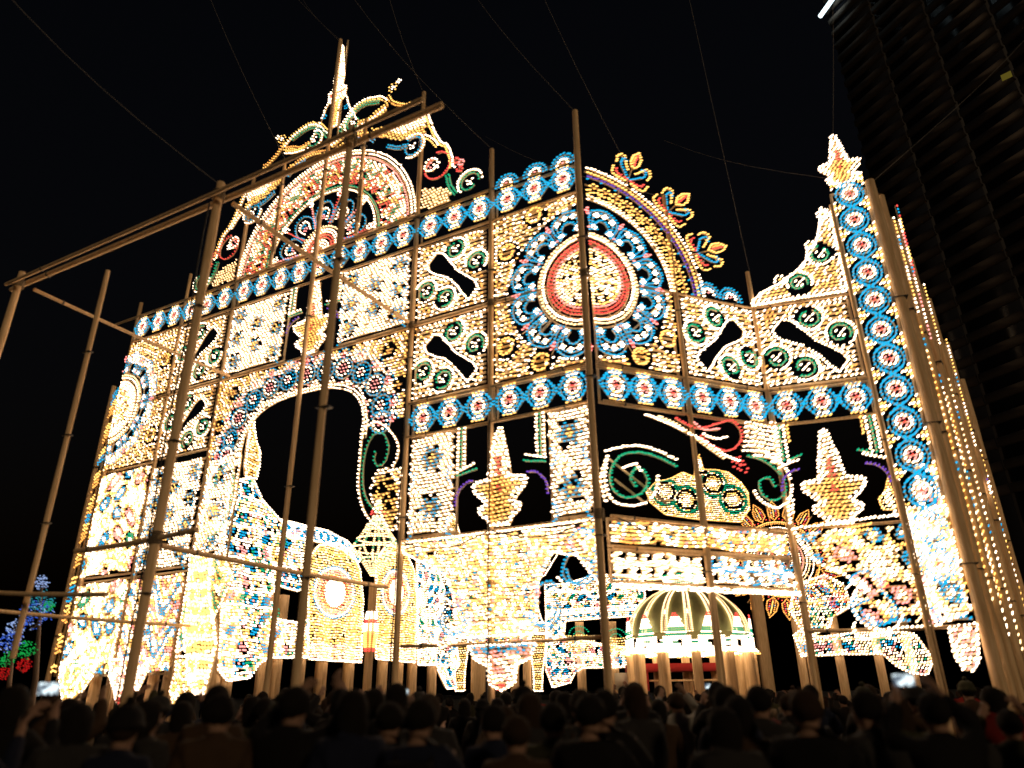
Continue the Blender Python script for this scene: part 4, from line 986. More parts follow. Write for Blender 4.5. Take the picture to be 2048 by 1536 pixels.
for k, (u, z0_, z1_, cl) in enumerate(((1.0, 9.4, 12.0, (WHITE, YELLOW)), (1.3, 3.2, 9.2, (CREAM, YELLOW)), (2.2, 9.2, 12.6, (PINK, WHITE)), (2.6, 11.2, 13.3, (RED, YELLOW)), (3.0, 3.4, 8.0, (YELLOW, CREAM)), (4.1, 9.8, 11.6, (WHITE, YELLOW)), (6.3, 7.6, 10.8, (WHITE, YELLOW)), (6.9, 6.4, 6.8, (WHITE, VIOLET)), (5.2, 3.2, 7.2, (CREAM, PINK)), (.6, 3.0, 8.6, (CREAM, WHITE)), (1.7, 4.2, 10.2, (WHITE, YELLOW)), (2.5, 2.6, 8.4, (WHITE, CREAM)), (3.6, 3.0, 9.6, (WHITE, YELLOW)), (4.6, 2.4, 9.0, (CREAM, WHITE)), (5.8, 3.0, 9.2, (WHITE, YELLOW)), (7.4, 2.4, 8.4, (CREAM, YELLOW)), (8.4, 3.0, 8.0, (WHITE, YELLOW)))):
    m = Motif(W4, .16 if z0_ > 6 else .09); P = resample(np.array([(u, z0_), (u + .1, z1_)]), .11 if z0_ > 6 else .155); jj = np.arange(len(P))
    c_ = np.where((jj // 4) % 2 == 0, cl[0], cl[1]); c_ = np.where((jj % 19) > 16, BLUE, c_); m.put(P, c_); m.put(P + [.09, .03], c_); m.strip(P, .05); m.build('edge_bulbs', MATS, t)
# ================================================================ timber support frame in front of wall one
NW = 5.7
labs = {'c': 'dark timber pole nearest the middle in front of the big arch', 'l': 'thick dark timber pole at the left, nearest the camera', 'f': 'timber pole at the far left edge of the picture'}
G2 = 'free standing poles of the support frame'
post(W1, -4.42, 9.75, NW, labs['l'], .14, group=G2); post(W1, -1.55, 9.70, NW, labs['c'], .105, group=G2); post(W1, -10.25, 9.75, NW, labs['f'], .13, group=G2)
G3 = 'horizontal bars of the support frame'
rail(W1.pt(-10.9, 9.62, NW - .18), W1.pt(0.0, 9.56, NW - .18), 'double timber bar along the top of the support frame, upper piece', .10, group=G3)
rail(W1.pt(-10.4, 9.42, NW + .16), W1.pt(-.1, 9.42, NW + .16), 'double timber bar along the top of the support frame, lower piece', .07, group=G3)
rail(W1.pt(-10.25, 9.50, NW - .3), W1.pt(-10.25, 9.50, .25), 'long tie bar from the far left pole back to the facade', .075, group=G3)
rail(W1.pt(-4.42, 9.52, NW - .3), W1.pt(-4.42, 9.60, .25), 'long tie bar from the thick dark pole back to the facade', .085, group=G3)
rail(W1.pt(-4.6, 3.62, NW - .2), W1.pt(-4.6, 3.62, .25), 'low tie bar from the thick dark pole back towards the lanterns', .08, group=G3)
rail(W1.pt(-6.2, 3.66, NW), W1.pt(-3.6, 3.70, NW), 'short dark cross bar on the thick pole', .08, group=G3)
rail(W1.pt(-10.2, 3.15, NW), W1.pt(-10.2, 3.15, .3), 'low tie bar crossing the left picture edge', .07, group=G3)
rail(W1.pt(-5.1, 2.95, NW + .1), W1.pt(-9.2, 3.3, NW + .1), 'low bar at the left edge in front of the blue tree', .07, group=G3)
post(W1, -7.35, 8.95, NW - .1, 'long hanging timber pole left of the thick dark pole', .085, 2.2, group=G2)
M_ROPE = mat_plain('rope', (.20, .15, .09), .9, .3, 40)
for i, (u, w_, z, lab) in enumerate(((-4.42, NW, 9.48, 'rope lashing at the top joint of the thick dark pole'), (-4.42, NW, 3.66, 'rope lashing at the low joint of the thick dark pole'), (-1.55, NW, 9.48, 'rope lashing where the middle dark pole meets the top bar'), (-10.25, NW, 9.48, 'rope lashing on the far left pole'),
        (-2.28, .07, 9.56, 'rope lashing at half height on the pale post'), (0, .20, 9.56, 'rope lashing at half height on the corner post'), (0, .20, 4.56, 'rope lashing low on the corner post'), (-4.42, .07, 9.56, 'rope lashing at half height on the crown rail post'))):
    c = W1.pt(u, z, w_); g = Geo(); a_ = np.linspace(0, 2 * math.pi * 6, 73)
    g.tube(np.c_[c[0] + .095 * np.cos(a_), c[1] + .095 * np.sin(a_), c[2] - .09 + a_ / a_[-1] * .18], .011, 0, 5); o = g.build('rope_lashing', [M_ROPE], loc=c, smooth=True); prop(o, lab, 'rope', 'rope lashings on the timber joints')
M_WIRE = mat_plain('rubber_cable', (.015, .014, .013), .6, .1)
for i, (wl_, u0, z0_, u1, z1_, w_, lab) in enumerate(((W1, -4.3, 4.5, -2.3, 4.5, .22, 'black supply cable sagging under the column panels, left'), (W1, -2.2, 4.5, -.1, 4.5, .22, 'black supply cable sagging under the column panels, right'), (W1, -4.42, 9.4, -4.5, .3, .17, 'black supply cable running down the crown rail post'),
        (W1, -2.28, 6.8, -2.34, .3, .16, 'black supply cable running down the pale post'), (W2, .2, 4.5, 2.0, 4.5, .2, 'black supply cable sagging over the daisy frieze'), (W1, -4.5, 9.3, -4.44, .2, NW + .09, 'black supply cable running down the thick near pole'))):
    k_ = np.linspace(0, 1, 15); P = wl_.pt(u0 + (u1 - u0) * k_, z0_ + (z1_ - z0_) * k_ - (.22 * np.sin(k_ * math.pi) if abs(z1_ - z0_) < 1 else 0), w_ + .015 * np.sin(k_ * 17))
    g = Geo(); g.tube(P, .014, 0, 6); o = g.build('supply_cable', [M_WIRE], loc=P[0], smooth=True); prop(o, lab, 'cable', 'black supply cables on the timber frame')
# overhead cables
CAB = [((690, 92), (615, 0), 34), ((850, 188), (785, 0), 26), ((1145, 240), (968, 0), 24), ((1250, 315), (1096, 0), 24), ((1500, 552), (1380, 0), 26), ((690, 92), (500, -120), 40), ((440, 372), (60, 0), 16), ((980, 306), (770, 60), 24),
       ((1670, 282), (1660, -60), 26), ((1735, 380), (1420, 300), 30), ((1330, 400), (1050, 300), 30), ((1735, 380), (2050, 60), 34), ((575, 330), (430, 0), 30)]
W_ = {0: (W1, -7.62, 20.4), 1: (W1, -4.42, 16.8), 2: (W1, 0, 13.95), 3: (W2, 1.2, 12.5), 4: (W2, 4.17, 10.6), 5: (W1, -7.62, 20.3), 6: (W1, -4.42, 9.7), 7: (W1, -2.28, 13.9), 8: (W3, 2.5, 13.9), 9: (W3, 3.02, 12.3), 10: (W2, 2.07, 12.1), 11: (W3, 3.02, 12.3), 12: (W1, -9.35, 16.4)}
for i, (a, b, dist) in enumerate(CAB):
    w, u, z = W_[i]; A = w.pt(u, z, .16) if i != 6 else w.pt(u, z, NW); d = ray(*b); B = EYEP + d * dist
    B = A + (B - A) * 1.6
    k = np.linspace(0, 1, 9)[:, None]; pts = A + (B - A) * k; pts[:, 2] -= .35 * np.sin(k[:, 0] * math.pi)
    g = Geo(); g.tube(pts, .0055, 0, 5); o = g.build('overhead_cable', [M_CABLE], loc=A, smooth=True)
    prop(o, ['thin stay cable from the spire post to the top edge', 'thin stay cable from the post at the end of the crown rail', 'thin stay cable from the dark corner post', 'thin stay cable over the leaf ornaments',
             'thin stay cable from the post in the inner corner', 'second thin stay cable from the spire post, towards the upper left', 'thin stay cable from the thick near pole at the left', 'thin stay cable from the pale post left of the medallion',
             'thin stay cable above the pointed right finial', 'thin stay cable running left from the thick right corner post', 'thin stay cable from the post behind the leaf ornaments',
             'thin stay cable running right from the thick right corner post', 'thin stay cable from the left upright of the fan window'][i], 'cable', 'stay cables in the night sky')

# ================================================================ far side of the enclosure (seen through the openings)
def far_poly(wall, px, lab, fn, cat='light panel', sx=.105, sz=.10, edge=WHITE, name='light_frieze'):
    pol = wall.uz(px); t = thing(name, wall.pt(pol[:, 0].mean(), pol[:, 1].min()), lab, cat)
    m = Motif(wall, .05, .115, .034)
    m.fill(lambda P: inside(P, pol), (pol[:, 0].min(), pol[:, 1].min(), pol[:, 0].max(), pol[:, 1].max()), fn, sx, sz, False)
    if edge is not None: m.row(pol, edge, .12, True)
    m.build('bulb_field', MATS, t)['kind'] = 'stuff'
    g = Motif(wall, .02); q = resample(pol, .3, True); g.strip(np.vstack([q, q[:1]]), .09)
    lo, hi = pol.min(0), pol.max(0)
    for z in np.arange(lo[1] + .4, hi[1], .9):      # slats behind the bulbs, clipped to the outline
        us = np.linspace(lo[0], hi[0], 90); k = inside(np.c_[us, np.full(90, z)], pol)
        for run in np.split(us, np.where(np.diff(k.astype(int)) != 0)[0] + 1):
            if len(run) > 1 and inside(np.array([[run.mean(), z]]), pol)[0]: g.strip(np.array([(run[0], z), (run[-1], z)]), .06)
    g.build('frame', MATS, t)
    return t, pol
def mosaic(seed, hot=.0):
    def f(P):
        u, z = P[:, 0], P[:, 1]
        gx = (u * 1.0 + .5 * np.sin(z * 2 + seed)) / .52; gz = z / .52; ix, iz = np.round(gx), np.round(gz); r = np.hypot(gx - ix, gz - iz) * .52
        h = np.abs(np.sin(ix * 12.9898 + iz * 78.233 + seed)) * 43758.5453 % 1
        c = np.where(rng.random(len(P)) < .52 - hot, YELLOW, np.where(rng.random(len(P)) < .5, WHITE, CREAM))
        c = np.where(r > .235, WHITE, c); c = np.where((r < .17) & (h < .30), BLUE, c); c = np.where((r < .16) & (h > .30) & (h < .42), PINK, c); c = np.where((r < .15) & (h > .93), GREEN, c)
        q = rng.random(len(P)); c = np.where(q < .05, BLUE, np.where(q < .09, PINK, np.where(q < .115, GREEN, c)))
        return np.where((r > .17) & (r < .20) & (h < .5), -1, c)
    return f
def mark(wall, px, r, col, lab=None, parent=None, rings=2):
    c = wall.uz([px])[0]; m = Motif(wall, .10, .115, .03)
    for k in range(rings): m.put(disc(c, r * (1 - k * .35), max(5, int(2 * math.pi * r * (1 - k * .35) / .12))), col)
    m.build('rosette', MATS, parent)
# left return wall with the two rose windows
t, p_ = far_poly(WA, [(455, 965), (500, 955), (520, 1000), (560, 1045), (600, 1055), (612, 1062), (612, 1175), (590, 1182), (556, 1172), (535, 1190), (548, 1238), (590, 1246), (610, 1240), (610, 1315), (535, 1315), (515, 1325), (495, 1355), (450, 1362), (432, 1340), (440, 1200), (445, 1060)],
                 'crowded panel of yellow, white and blue bulbs seen left of the rose windows', mosaic(1, .1))
far_poly(WA, [(498, 838), (503, 838), (507, 880), (516, 905), (514, 935), (508, 958), (488, 955), (486, 930), (490, 900)], 'small amber and cream finial on the left rim of the big black arch', lambda P: np.where(rng.random(len(P)) < .5, AMBER, CREAM), 'finial')
for q in ((510, 1110), (555, 1075), (540, 1225)): mark(WA, q, .25, GREEN, parent=t, rings=1)
far_poly(WA, [(560, 1040), (600, 1050), (650, 1062), (690, 1082), (722, 1118), (712, 1125), (680, 1100), (640, 1085), (600, 1078), (560, 1065)], 'curved band of blue diamonds over the left rose window', lambda P: np.where((np.floor(P[:, 0] / .22) + np.floor(P[:, 1] / .22)) % 2 == 0, BLUE, WHITE), sx=.1, sz=.09)
for k, (x0, x1, xc, lab) in enumerate(((612, 722, 662, 'left rose window with a glowing white centre'), (748, 830, 785, 'right rose window behind the low tie bar'))):
    t, p_ = far_poly(WA, [(x0, 1120), (x0 + 20, 1092), ((x0 + x1) / 2, 1086), (x1 - 22, 1104), (x1 - 6, 1140), (x1, 1200), (x1 - 4, 1325), (x0, 1318)], lab, lambda P: np.where(rng.random(len(P)) < .55, YELLOW, CREAM), 'rose window', name='rose_window')
    c = WA.uz([(xc, 1185)])[0]; e = (WA.uz([(x1 - 12, 1185)])[0][0] - c[0])
    for r, col, nm in ((.85, BLUE, 'blue_ring'), (.70, PINK, 'pink_ring'), (.52, RED, 'red_ring')):
        m = Motif(WA, .12, .115, .03); m.row(arc(c, e * r, 0, 350, 30, 1.15 * r), col, .12, True, False); m.row(arc(c, e * (r - .07), 0, 350, 30, 1.15 * (r - .07)), col if r < .8 else WHITE, .12, True, False); m.build(nm, MATS, t)
    m = Motif(WA, .14, .115, .032); m.fill(lambda P: ((P[:, 0] - c[0]) / (e * .40)) ** 2 + ((P[:, 1] - c[1]) / .55) ** 2 < 1, (c[0] - 1.5, c[1] - .7, c[0] + 1.5, c[1] + .7), lambda P: np.full(len(P), WHITE), .08, .07, False); m.build('white_heart', MATS, t)['kind'] = 'stuff'
    m = Motif(WA, .12, .115, .03); lo = WA.uz([(x0 + 3, 1285), (x1 - 6, 1290), (x1 - 4, 1325), (x0 + 2, 1318)]); m.fill(lambda P: inside(P, lo), (lo[:, 0].min(), lo[:, 1].min(), lo[:, 0].max(), lo[:, 1].max()), lambda P: np.where(rng.random(len(P)) < .2, PINK, np.where(rng.random(len(P)) < .5, CREAM, WHITE)), .13, .10, False); m.build('bright_sill', MATS, t)['kind'] = 'stuff'
far_poly(WA, [(830, 1125), (850, 1120), (872, 1140), (885, 1180), (880, 1240), (862, 1290), (868, 1330), (832, 1330)], 'bright white panel right of the rose windows', mosaic(4, 0.5))
far_poly(WA, [(868, 1250), (905, 1255), (915, 1330), (900, 1350), (910, 1375), (890, 1378), (872, 1340), (864, 1300)], 'hanging foot of bulbs right of the rose windows', mosaic(2, 0.3), 'pendant')
far_poly(W1, [(388, 1112), (430, 1112), (426, 1180), (434, 1235), (440, 1290), (427, 1340), (415, 1386), (396, 1386), (384, 1340), (376, 1265), (386, 1200)], 'tall narrow hanging tower of yellow bulbs left of the crowded panel', lambda P: np.where(np.floor(P[:, 1] / .2) % 2 == 0, CREAM, YELLOW), 'hanging tower', sx=.10, sz=.085)
# back wall
WB_FEET = [(920, 'narrow hanging tower of yellow bulbs left of the pale post', 18), (1076, 'narrow hanging tower of yellow bulbs right of the pale post', 17)]
for x, lab, hw in WB_FEET:
    far_poly(WB, [(x - hw, 1245), (x + hw, 1245), (x + hw - 2, 1300), (x + hw - 8, 1345), (x + hw - 9, 1382), (x - hw + 9, 1382), (x - hw + 8, 1345), (x - hw + 2, 1300)], lab, lambda P: np.where(np.floor(P[:, 1] / .25) % 2 == 0, CREAM, YELLOW), 'hanging tower', sx=.12, sz=.11)
far_poly(WB, [(940, 1250), (1060, 1240), (1062, 1275), (1040, 1290), (1000, 1285), (960, 1290), (938, 1280)], 'low wavy band of bulbs behind the pale post', mosaic(7, 0.2))
far_poly(WB, [(1090, 1170), (1130, 1168), (1190, 1150), (1285, 1150), (1290, 1195), (1270, 1220), (1190, 1222), (1125, 1230), (1092, 1235)], 'arch shaped panel of yellow and pink bulbs left of the dome', mosaic(9, .1))
far_poly(WB, [(1092, 1222), (1272, 1210), (1272, 1232), (1130, 1242), (1128, 1275), (1092, 1290)], 'band of blue and white diamonds left of the dome', lambda P: np.where((np.floor(P[:, 0] / .22) + np.floor(P[:, 1] / .22)) % 2 == 0, WHITE, np.where(rng.random(len(P)) < .5, BLUE, CREAM)))
far_poly(WB, [(1092, 1290), (1130, 1275), (1215, 1290), (1285, 1300), (1288, 1334), (1165, 1336), (1150, 1345), (1140, 1365), (1105, 1375), (1092, 1340)], 'bright sill of bulbs left of the dome', mosaic(5, 0.5))
t = thing('light_curl', at_dist(1160, 1270, 39.0) * [1, 1, 0] + [0, 0, 3], 'pair of small green curls in the opening left of the dome', 'light ornament')
for x, y in ((1158, 1275), (1232, 1280)):
    c = WB.uz([(x, y)])[0]; m = Motif(WB, .1, .115, .03); m.row(arc(c, .55, 30, 230, 14), GREEN, .12, strip=False); m.row(arc(c, .3, 30, 260, 9), GREEN, .12, strip=False); m.fill(lambda P: np.hypot(P[:, 0] - c[0], P[:, 1] - c[1]) < .8, (c[0] - .8, c[1] - .7, c[0] + .8, c[1] + .1), lambda P: np.where(rng.random(len(P)) < .7, YELLOW, CREAM), .13, .12, False); m.build('curl', MATS, t)
# dense far field seen low between the posts
far_poly(WB, [(880, 1060), (925, 1080), (985, 1085), (1060, 1078), (1120, 1100), (1090, 1150), (1060, 1170), (1085, 1245), (1060, 1250), (900, 1255), (878, 1240), (890, 1180), (868, 1120)], 'dense field of cream and yellow bulbs behind the low blue curls', mosaic(3, 0.3), sx=.15, sz=.14)
t, _ = far_poly(WB, [(898, 1030), (908, 1028), (916, 1055), (925, 1085), (895, 1088), (890, 1060)], 'small far finial left of the pale post', lambda P: np.where(rng.random(len(P)) < .6, YELLOW, CREAM), 'finial')
# far medallion with orange leaves
WM = Wall(at_height(1560, 1115, 8.2) * [1, 1, 0], 100, (-3, 15, 3, 25), 1)
t = thing('light_medallion', WM.pt(0, 4.6), 'distant round medallion with orange leaves behind the daisy frieze', 'medallion')
zc = WM.uz([(1560, 1118)])[0][1]; uc = WM.uz([(1560, 1118)])[0][0]
for r, col in ((.25, WHITE), (.45, RED), (.62, WHITE), (.8, BLUE), (1.0, WHITE), (1.15, PINK), (1.35, WHITE), (1.5, CREAM), (1.7, WHITE), (1.9, AMBER), (2.0, YELLOW)):
    m = Motif(WM, .05, .115, .032); m.row(arc((uc, zc), r, 0, 355, 50), col, .115, True, False); m.build('ring', MATS, t)
for a in range(0, 360, 18):
    ar = math.radians(a); l = Motif(WM, .06, .115, .032); c, s = math.cos(ar), math.sin(ar)
    Q = lambda r, q: (uc + r * c - q * s, zc + r * s + q * c)
    l.row(np.array([Q(2.1, 0), Q(2.35, .28), Q(2.75, .25), Q(3.15, 0), Q(2.75, -.25), Q(2.35, -.28)]), AMBER, .09, True, False)
    l.row(np.array([Q(2.3, 0), Q(2.9, 0)]), YELLOW, .09, strip=False); l.row(np.array([Q(2.25, .14), Q(2.8, .14)]), AMBER, .1, strip=False); l.row(np.array([Q(2.25, -.14), Q(2.8, -.14)]), RED, .1, strip=False); l.put(np.array([Q(2.1, .25), Q(2.15, -.25), Q(2.25, .1)]), RED); l.put(np.array([Q(2.5, .12), Q(2.6, -.12)]), BLUE); l.build('leaf', MATS, t)
g = Motif(WM, .0)
for r in (.5, 1.2, 2.0): g.strip(arc((uc, zc), r, 0, 360, 50), .08)
for a in range(0, 180, 24): ar = math.radians(a); g.strip(np.array([(uc - 3 * math.cos(ar), zc - 3 * math.sin(ar)), (uc + 3 * math.cos(ar), zc + 3 * math.sin(ar))]), .06)
g.build('frame', MATS, t)
crest_c = WB.uz([(1330, 985), (1372, 1000), (1425, 968), (1465, 1000), (1400, 930)])
def crest_fn(P):
    d = np.hypot(P[:, None, 0] - crest_c[None, :, 0], P[:, None, 1] - crest_c[None, :, 1]).min(1); r = rng.random(len(P))
    c = np.where(r < .35, YELLOW, np.where(r < .6, WHITE, CREAM)); c = np.where(np.abs(d - .72) < .09, GREEN, c); c = np.where(np.abs(d - .50) < .07, -1, c); return np.where(d < .2, WHITE, c)
# far pale scroll crown (between wall two openings)
far_poly(WB, [(1292, 985), (1310, 965), (1340, 958), (1365, 945), (1388, 955), (1390, 925), (1398, 910), (1406, 940), (1430, 940), (1455, 945), (1480, 965), (1495, 985), (1498, 1020), (1480, 1045), (1400, 1040), (1330, 1030), (1300, 1005)], 'pale green and cream scroll crown far behind the green spiral', crest_fn, 'crest', edge=YELLOW, sx=.11, sz=.11)
# right inner panel
far_poly(WC, [(1588, 1270), (1600, 1262), (1640, 1275), (1730, 1262), (1765, 1272), (1790, 1262), (1830, 1268), (1850, 1295), (1868, 1320), (1855, 1350), (1820, 1345), (1790, 1330), (1768, 1308), (1700, 1308), (1604, 1313), (1596, 1290)], 'bright sill of bulbs with a round end, low on the right', mosaic(6, 0.5))
far_poly(WC, [(1590, 1170), (1650, 1150), (1690, 1170), (1700, 1215), (1665, 1235), (1660, 1255), (1615, 1275), (1597, 1250), (1580, 1220)], 'narrow far panel of cream bulbs right of the dome', mosaic(8, 0.2))
t = thing('light_curl', WC.pt(.8, 3.4), 'small green and red curl low beside the distant right panel', 'light ornament')
for px, r, col in (((1645, 1235), .38, GREEN), ((1680, 1205), .34, RED)):
    c = WC.uz([px])[0]; m = Motif(WC, .1, .11, .028); m.row(arc(c, r, 0, 250, 14), col, .09, strip=False); m.row(arc(c, r * .6, 0, 250, 9), col, .09, strip=False); m.build('curl', MATS, t)
far_poly(Wall(P2 + az_dir(38) * 1.0, 118, (0, 30, 2, 40), 1), [(1832, 935), (1862, 930), (1880, 990), (1915, 1120), (1935, 1230), (1900, 1240), (1860, 1245), (1850, 1100)], 'dazzling white strip behind the vertical blue band', mosaic(2, .5), sx=.09, sz=.085)
t, _ = far_poly(WC, [(1776, 958), (1785, 985), (1800, 998), (1790, 1020), (1765, 1020), (1757, 998), (1770, 985)], 'small far finial between the tall finial and the blue band', lambda P: np.full(len(P), CREAM), 'finial', edge=YELLOW, sx=.13, sz=.12)
# posts under the far walls
G4 = 'timber posts under the far walls'
def far_post(px, wall, zt, lab, s=.32):
    u = wall.uz([(px, 1380)])[0][0]; base = wall.pt(u, 0, -.15); t = thing('wooden_post', base, lab, 'post', G4)
    g = Geo(); g.bar(base, base + [0, 0, zt], s, s, side=wall.e); g.build('timber', [M_POST], t)
    g = Geo(); g.box(base + [0, 0, .25], wall.e * (s / 2 + .05), wall.n * (s / 2 + .05), [0, 0, .25]); g.build('foot', [M_POST], t)
for i, px in enumerate((430, 455, 528, 552, 600, 645, 700)): far_post(px, WA, 5.0, f'{ord_[i]} post from the left under the rose windows')
for i, px in enumerate((768, 800, 828, 868)): far_post(px, WA, 4.6, f'{ord_[i]} post to the right of the lantern pole')
for i, px in enumerate((950, 962, 1030, 1055, 1165, 1232)): far_post(px, WB, 5.0, f'{ord_[i]} post from the left in the dark gap before the dome', .42)
for i, px in enumerate((1540,)): far_post(px, WB, 7.5, 'lone post in the dark gap right of the dome', .5)
for i, px in enumerate((1612, 1632, 1690, 1770, 1835)): far_post(px, WC, 4.2, f'{ord_[i]} post from the left under the far right sill', .30)
# hanging lantern between the rose windows
LB = at_dist(733, 1390, 22.0); LB[2] = 0
t = thing('light_lantern', LB, 'pale green star shaped lantern on a pole between the rose windows', 'lantern')
g = Geo(); g.bar(LB, LB + [0, 0, 4.6], .2, .2); g.build('pole', [M_POST], t)
def zat(py, dist=22.0): return at_dist(733, py, dist)[2]
prof = [(1150, .10), (1118, .42), (1098, .75), (1078, .55), (1062, .38), (1050, .30), (1040, .10)]
cs_l = [(zat(y), r) for y, r in prof]
ribs = 10
for k in range(ribs):
    a = 2 * math.pi * k / ribs; d = np.array([math.cos(a), math.sin(a), 0])
    pts = np.array([LB + d * r + [0, 0, z] for z, r in cs_l]); dd = np.r_[0, np.cumsum(np.linalg.norm(np.diff(pts, axis=0), axis=1))]
    s_ = np.arange(0, dd[-1], .075); P = np.c_[[np.interp(s_, dd, pts[:, j]) for j in range(3)]].T
    g = Geo(); g.bulbs(P, [1, .1, -.3], np.where((np.arange(len(P)) % 9) > 6, GREEN, CREAM), .09, .026, 1); g.tube(pts, .02, 0, 5); g.build('rib', MATS, t)
for z, r in cs_l[1:-1]:
    g = Geo(); n = int(2 * math.pi * r / .08); a = np.arange(n) * 2 * math.pi / n; g.bulbs(LB + np.c_[r * np.cos(a), r * np.sin(a), np.full(n, z)], [1, .1, -.3], CREAM, .09, .026, 1); g.build('hoop', MATS, t)
g = Geo(); zt = zat(1038)
for i in range(9):
    n = 8; r = .16 * (1 - i / 12) * (1.6 if i in (2, 3) else 1); a = np.arange(n) * 2 * math.pi / n; g.bulbs(LB + np.c_[r * np.cos(a), r * np.sin(a), np.full(n, zt + i * .08)], [1, 0, 0], RED if i in (2, 3) else CREAM, .08, .026, 1)
g.build('red_knob', MATS, t)
g = Geo()
for i in range(20):
    n = 9; r = .13 + .06 * math.sin(i / 19 * math.pi) ; a = np.arange(n) * 2 * math.pi / n; g.bulbs(LB + np.c_[r * np.cos(a), r * np.sin(a), np.full(n, zat(1302) + i * .055)], [1, 0, 0], RED if i < 2 or i in (14, 15) else (WHITE if i > 9 else YELLOW), .08, .026, 1)
g.build('red_lamp_sleeve', MATS, t)

# ================================================================ domed pavilion
DC = at_dist(1388, 1385, 25.0); DC[2] = 0
def dz(py): return at_dist(1388, py, 25.0)[2]
RAD = 25.0 * 118 / 1562 * 1.0
t = thing('domed_pavilion', DC, 'domed bandstand outlined in bulbs, with glowing gable fronts, in the centre right', 'pavilion')
zb, zs, ztop = dz(1308), dz(1260), dz(1172)
NR = 16
m_dome = mat_plain('dome_canvas', (.30, .32, .14), .8, .2)
g = Geo(); rings = []
for i in range(9):
    a = i / 8 * math.pi / 2 * .82; rings.append((RAD * .985 * math.cos(a), zs - .15 + (ztop - zs + .05) * math.sin(a) / math.sin(math.pi / 2 * .82)))
V = [DC + [r * math.cos(2 * math.pi * j / 32), r * math.sin(2 * math.pi * j / 32), z] for r, z in rings for j in range(32)]
g.add(V, [[i * 32 + j, i * 32 + (j + 1) % 32, (i + 1) * 32 + (j + 1) % 32, (i + 1) * 32 + j] for i in range(8) for j in range(32)], 0); g.build('dome_skin', [m_dome], t, smooth=True)
for k in range(NR):
    a = 2 * math.pi * (k + .5) / NR; d = np.array([math.cos(a), math.sin(a), 0]); tn = np.array([-math.sin(a), math.cos(a), 0])
    pts = np.array([DC + d * (r + .05) + [0, 0, z] for r, z in rings]); dd = np.r_[0, np.cumsum(np.linalg.norm(np.diff(pts, axis=0), axis=1))]
    g = Geo(); s_ = np.arange(0, dd[-1], .055); P = np.c_[[np.interp(s_, dd, pts[:, j]) for j in range(3)]].T
    for o_ in (-.09, 0, .09): g.bulbs(P + tn * o_ * np.linspace(1, .5, len(P))[:, None], tn, WHITE if o_ == 0 else CREAM, .08, .02, 1)
    g.tube(pts, .03, 0, 5); g.build('rib', MATS, t)
g = Geo(); r = rings[-1][0] + .05
for dzz, col in ((.0, GREEN), (.06, GREEN), (.13, WHITE), (.2, WHITE), (.27, WHITE), (.33, GREEN)):
    n = int(2 * math.pi * (r + dzz * .2) / .075); a = np.arange(n) * 2 * math.pi / n; g.bulbs(DC + np.c_[(r + dzz * .2) * np.cos(a), (r + dzz * .2) * np.sin(a), np.full(n, ztop + dzz)], [1, 0, 0], col, .09, .026, 1)
g.build('green_collar', MATS, t)
NG = 12
for k in range(NG):
    a = 2 * math.pi * k / NG + .13; d = np.array([math.cos(a), math.sin(a), 0]); tn = np.array([-math.sin(a), math.cos(a), 0]); c = DC + d * (RAD + .06)
    g = Geo(); hw = RAD * math.sin(math.pi / NG) * .80
    for j, z in enumerate(np.arange(zb, dz(1236), .06)):
        q = (z - zb) / (dz(1236) - zb); w = hw * (1 if q < .42 else max(.14, 1.30 - q * 1.15))
        u = np.arange(-w, w + .01, .07)
        if .12 < q < .30: u = u[np.abs(u) > .16]
        g.bulbs(c + tn * u[:, None] + [0, 0, z], tn, GREEN if .40 < q < .62 and abs(q - .51) > .03 else (RED if q > .93 else WHITE), .09, .026, 1)
    g.build('gable_front', MATS, t)
    g = Geo(); cc = DC + d.dot(1) * (RAD + .12)
    a2 = 2 * math.pi * (k + .5) / NG + .13; d2 = np.array([math.cos(a2), math.sin(a2), 0]); b0 = DC + d2 * RAD
    g.bar(b0, b0 + [0, 0, zb], .26, .26, side=[-math.sin(a2), math.cos(a2), 0]); g.build('column', [M_POST], t)
    g = Geo(); n = 14; aa = np.arange(n) * 2 * math.pi / n
    for j in range(3): g.bulbs(b0 + np.c_[(.26 - j * .05) * np.cos(aa), (.26 - j * .05) * np.sin(aa), np.full(n, zb - .02 + j * .06)], [1, 0, 0], YELLOW if j == 0 else WHITE, .08, .026, 1)
    g.build('capital', MATS, t)
M_RED = mat_plain('red_cloth', (.42, .02, .02), .9, .2)
t = thing('stage_canopy', DC + [0, 1.2, 0], 'red canopy and stage rail under the dome', 'canopy')
g = Geo(); g.box(DC + [-.3, 1.4, 2.35], (1.5, 0, 0), (0, .7, 0), (0, 0, .12)); g.box(DC + [-1.5, 1.4, 1.9], (.25, 0, .1), (0, .65, 0), (0, 0, .35)); g.build('red_cloth', [M_RED], t)
for x in (-1.2, .3, 1.3): g = Geo(); g.bar(DC + [x, 1.5, 0], DC + [x, 1.5, 2.2], .1, .1); g.build('prop', [M_POST], t)
g = Geo(); g.bar(DC + [-1.2, .9, 1.95], DC + [1.4, .9, 1.95], .06, .06); g.build('rail', [M_POST], t)
NB = at_dist(1245, 1372, 26.0); t = thing('notice_board', NB * [1, 1, 0], 'small pale notice board standing left of the dome', 'board')
M_BOARD = mat_plain('pale_board', (.62, .55, .42), .8, .08)
g = Geo(); g.box(NB * [1, 1, 0] + [0, 0, 1.95], (.24, 0, 0), (0, .02, 0), (0, 0, .26)); g.build('board', [M_BOARD], t)
g = Geo(); g.bar(NB * [1, 1, 0] + [0, .05, 0], NB * [1, 1, 0] + [0, .05, 1.7], .06, .06); g.build('leg', [M_POST], t)

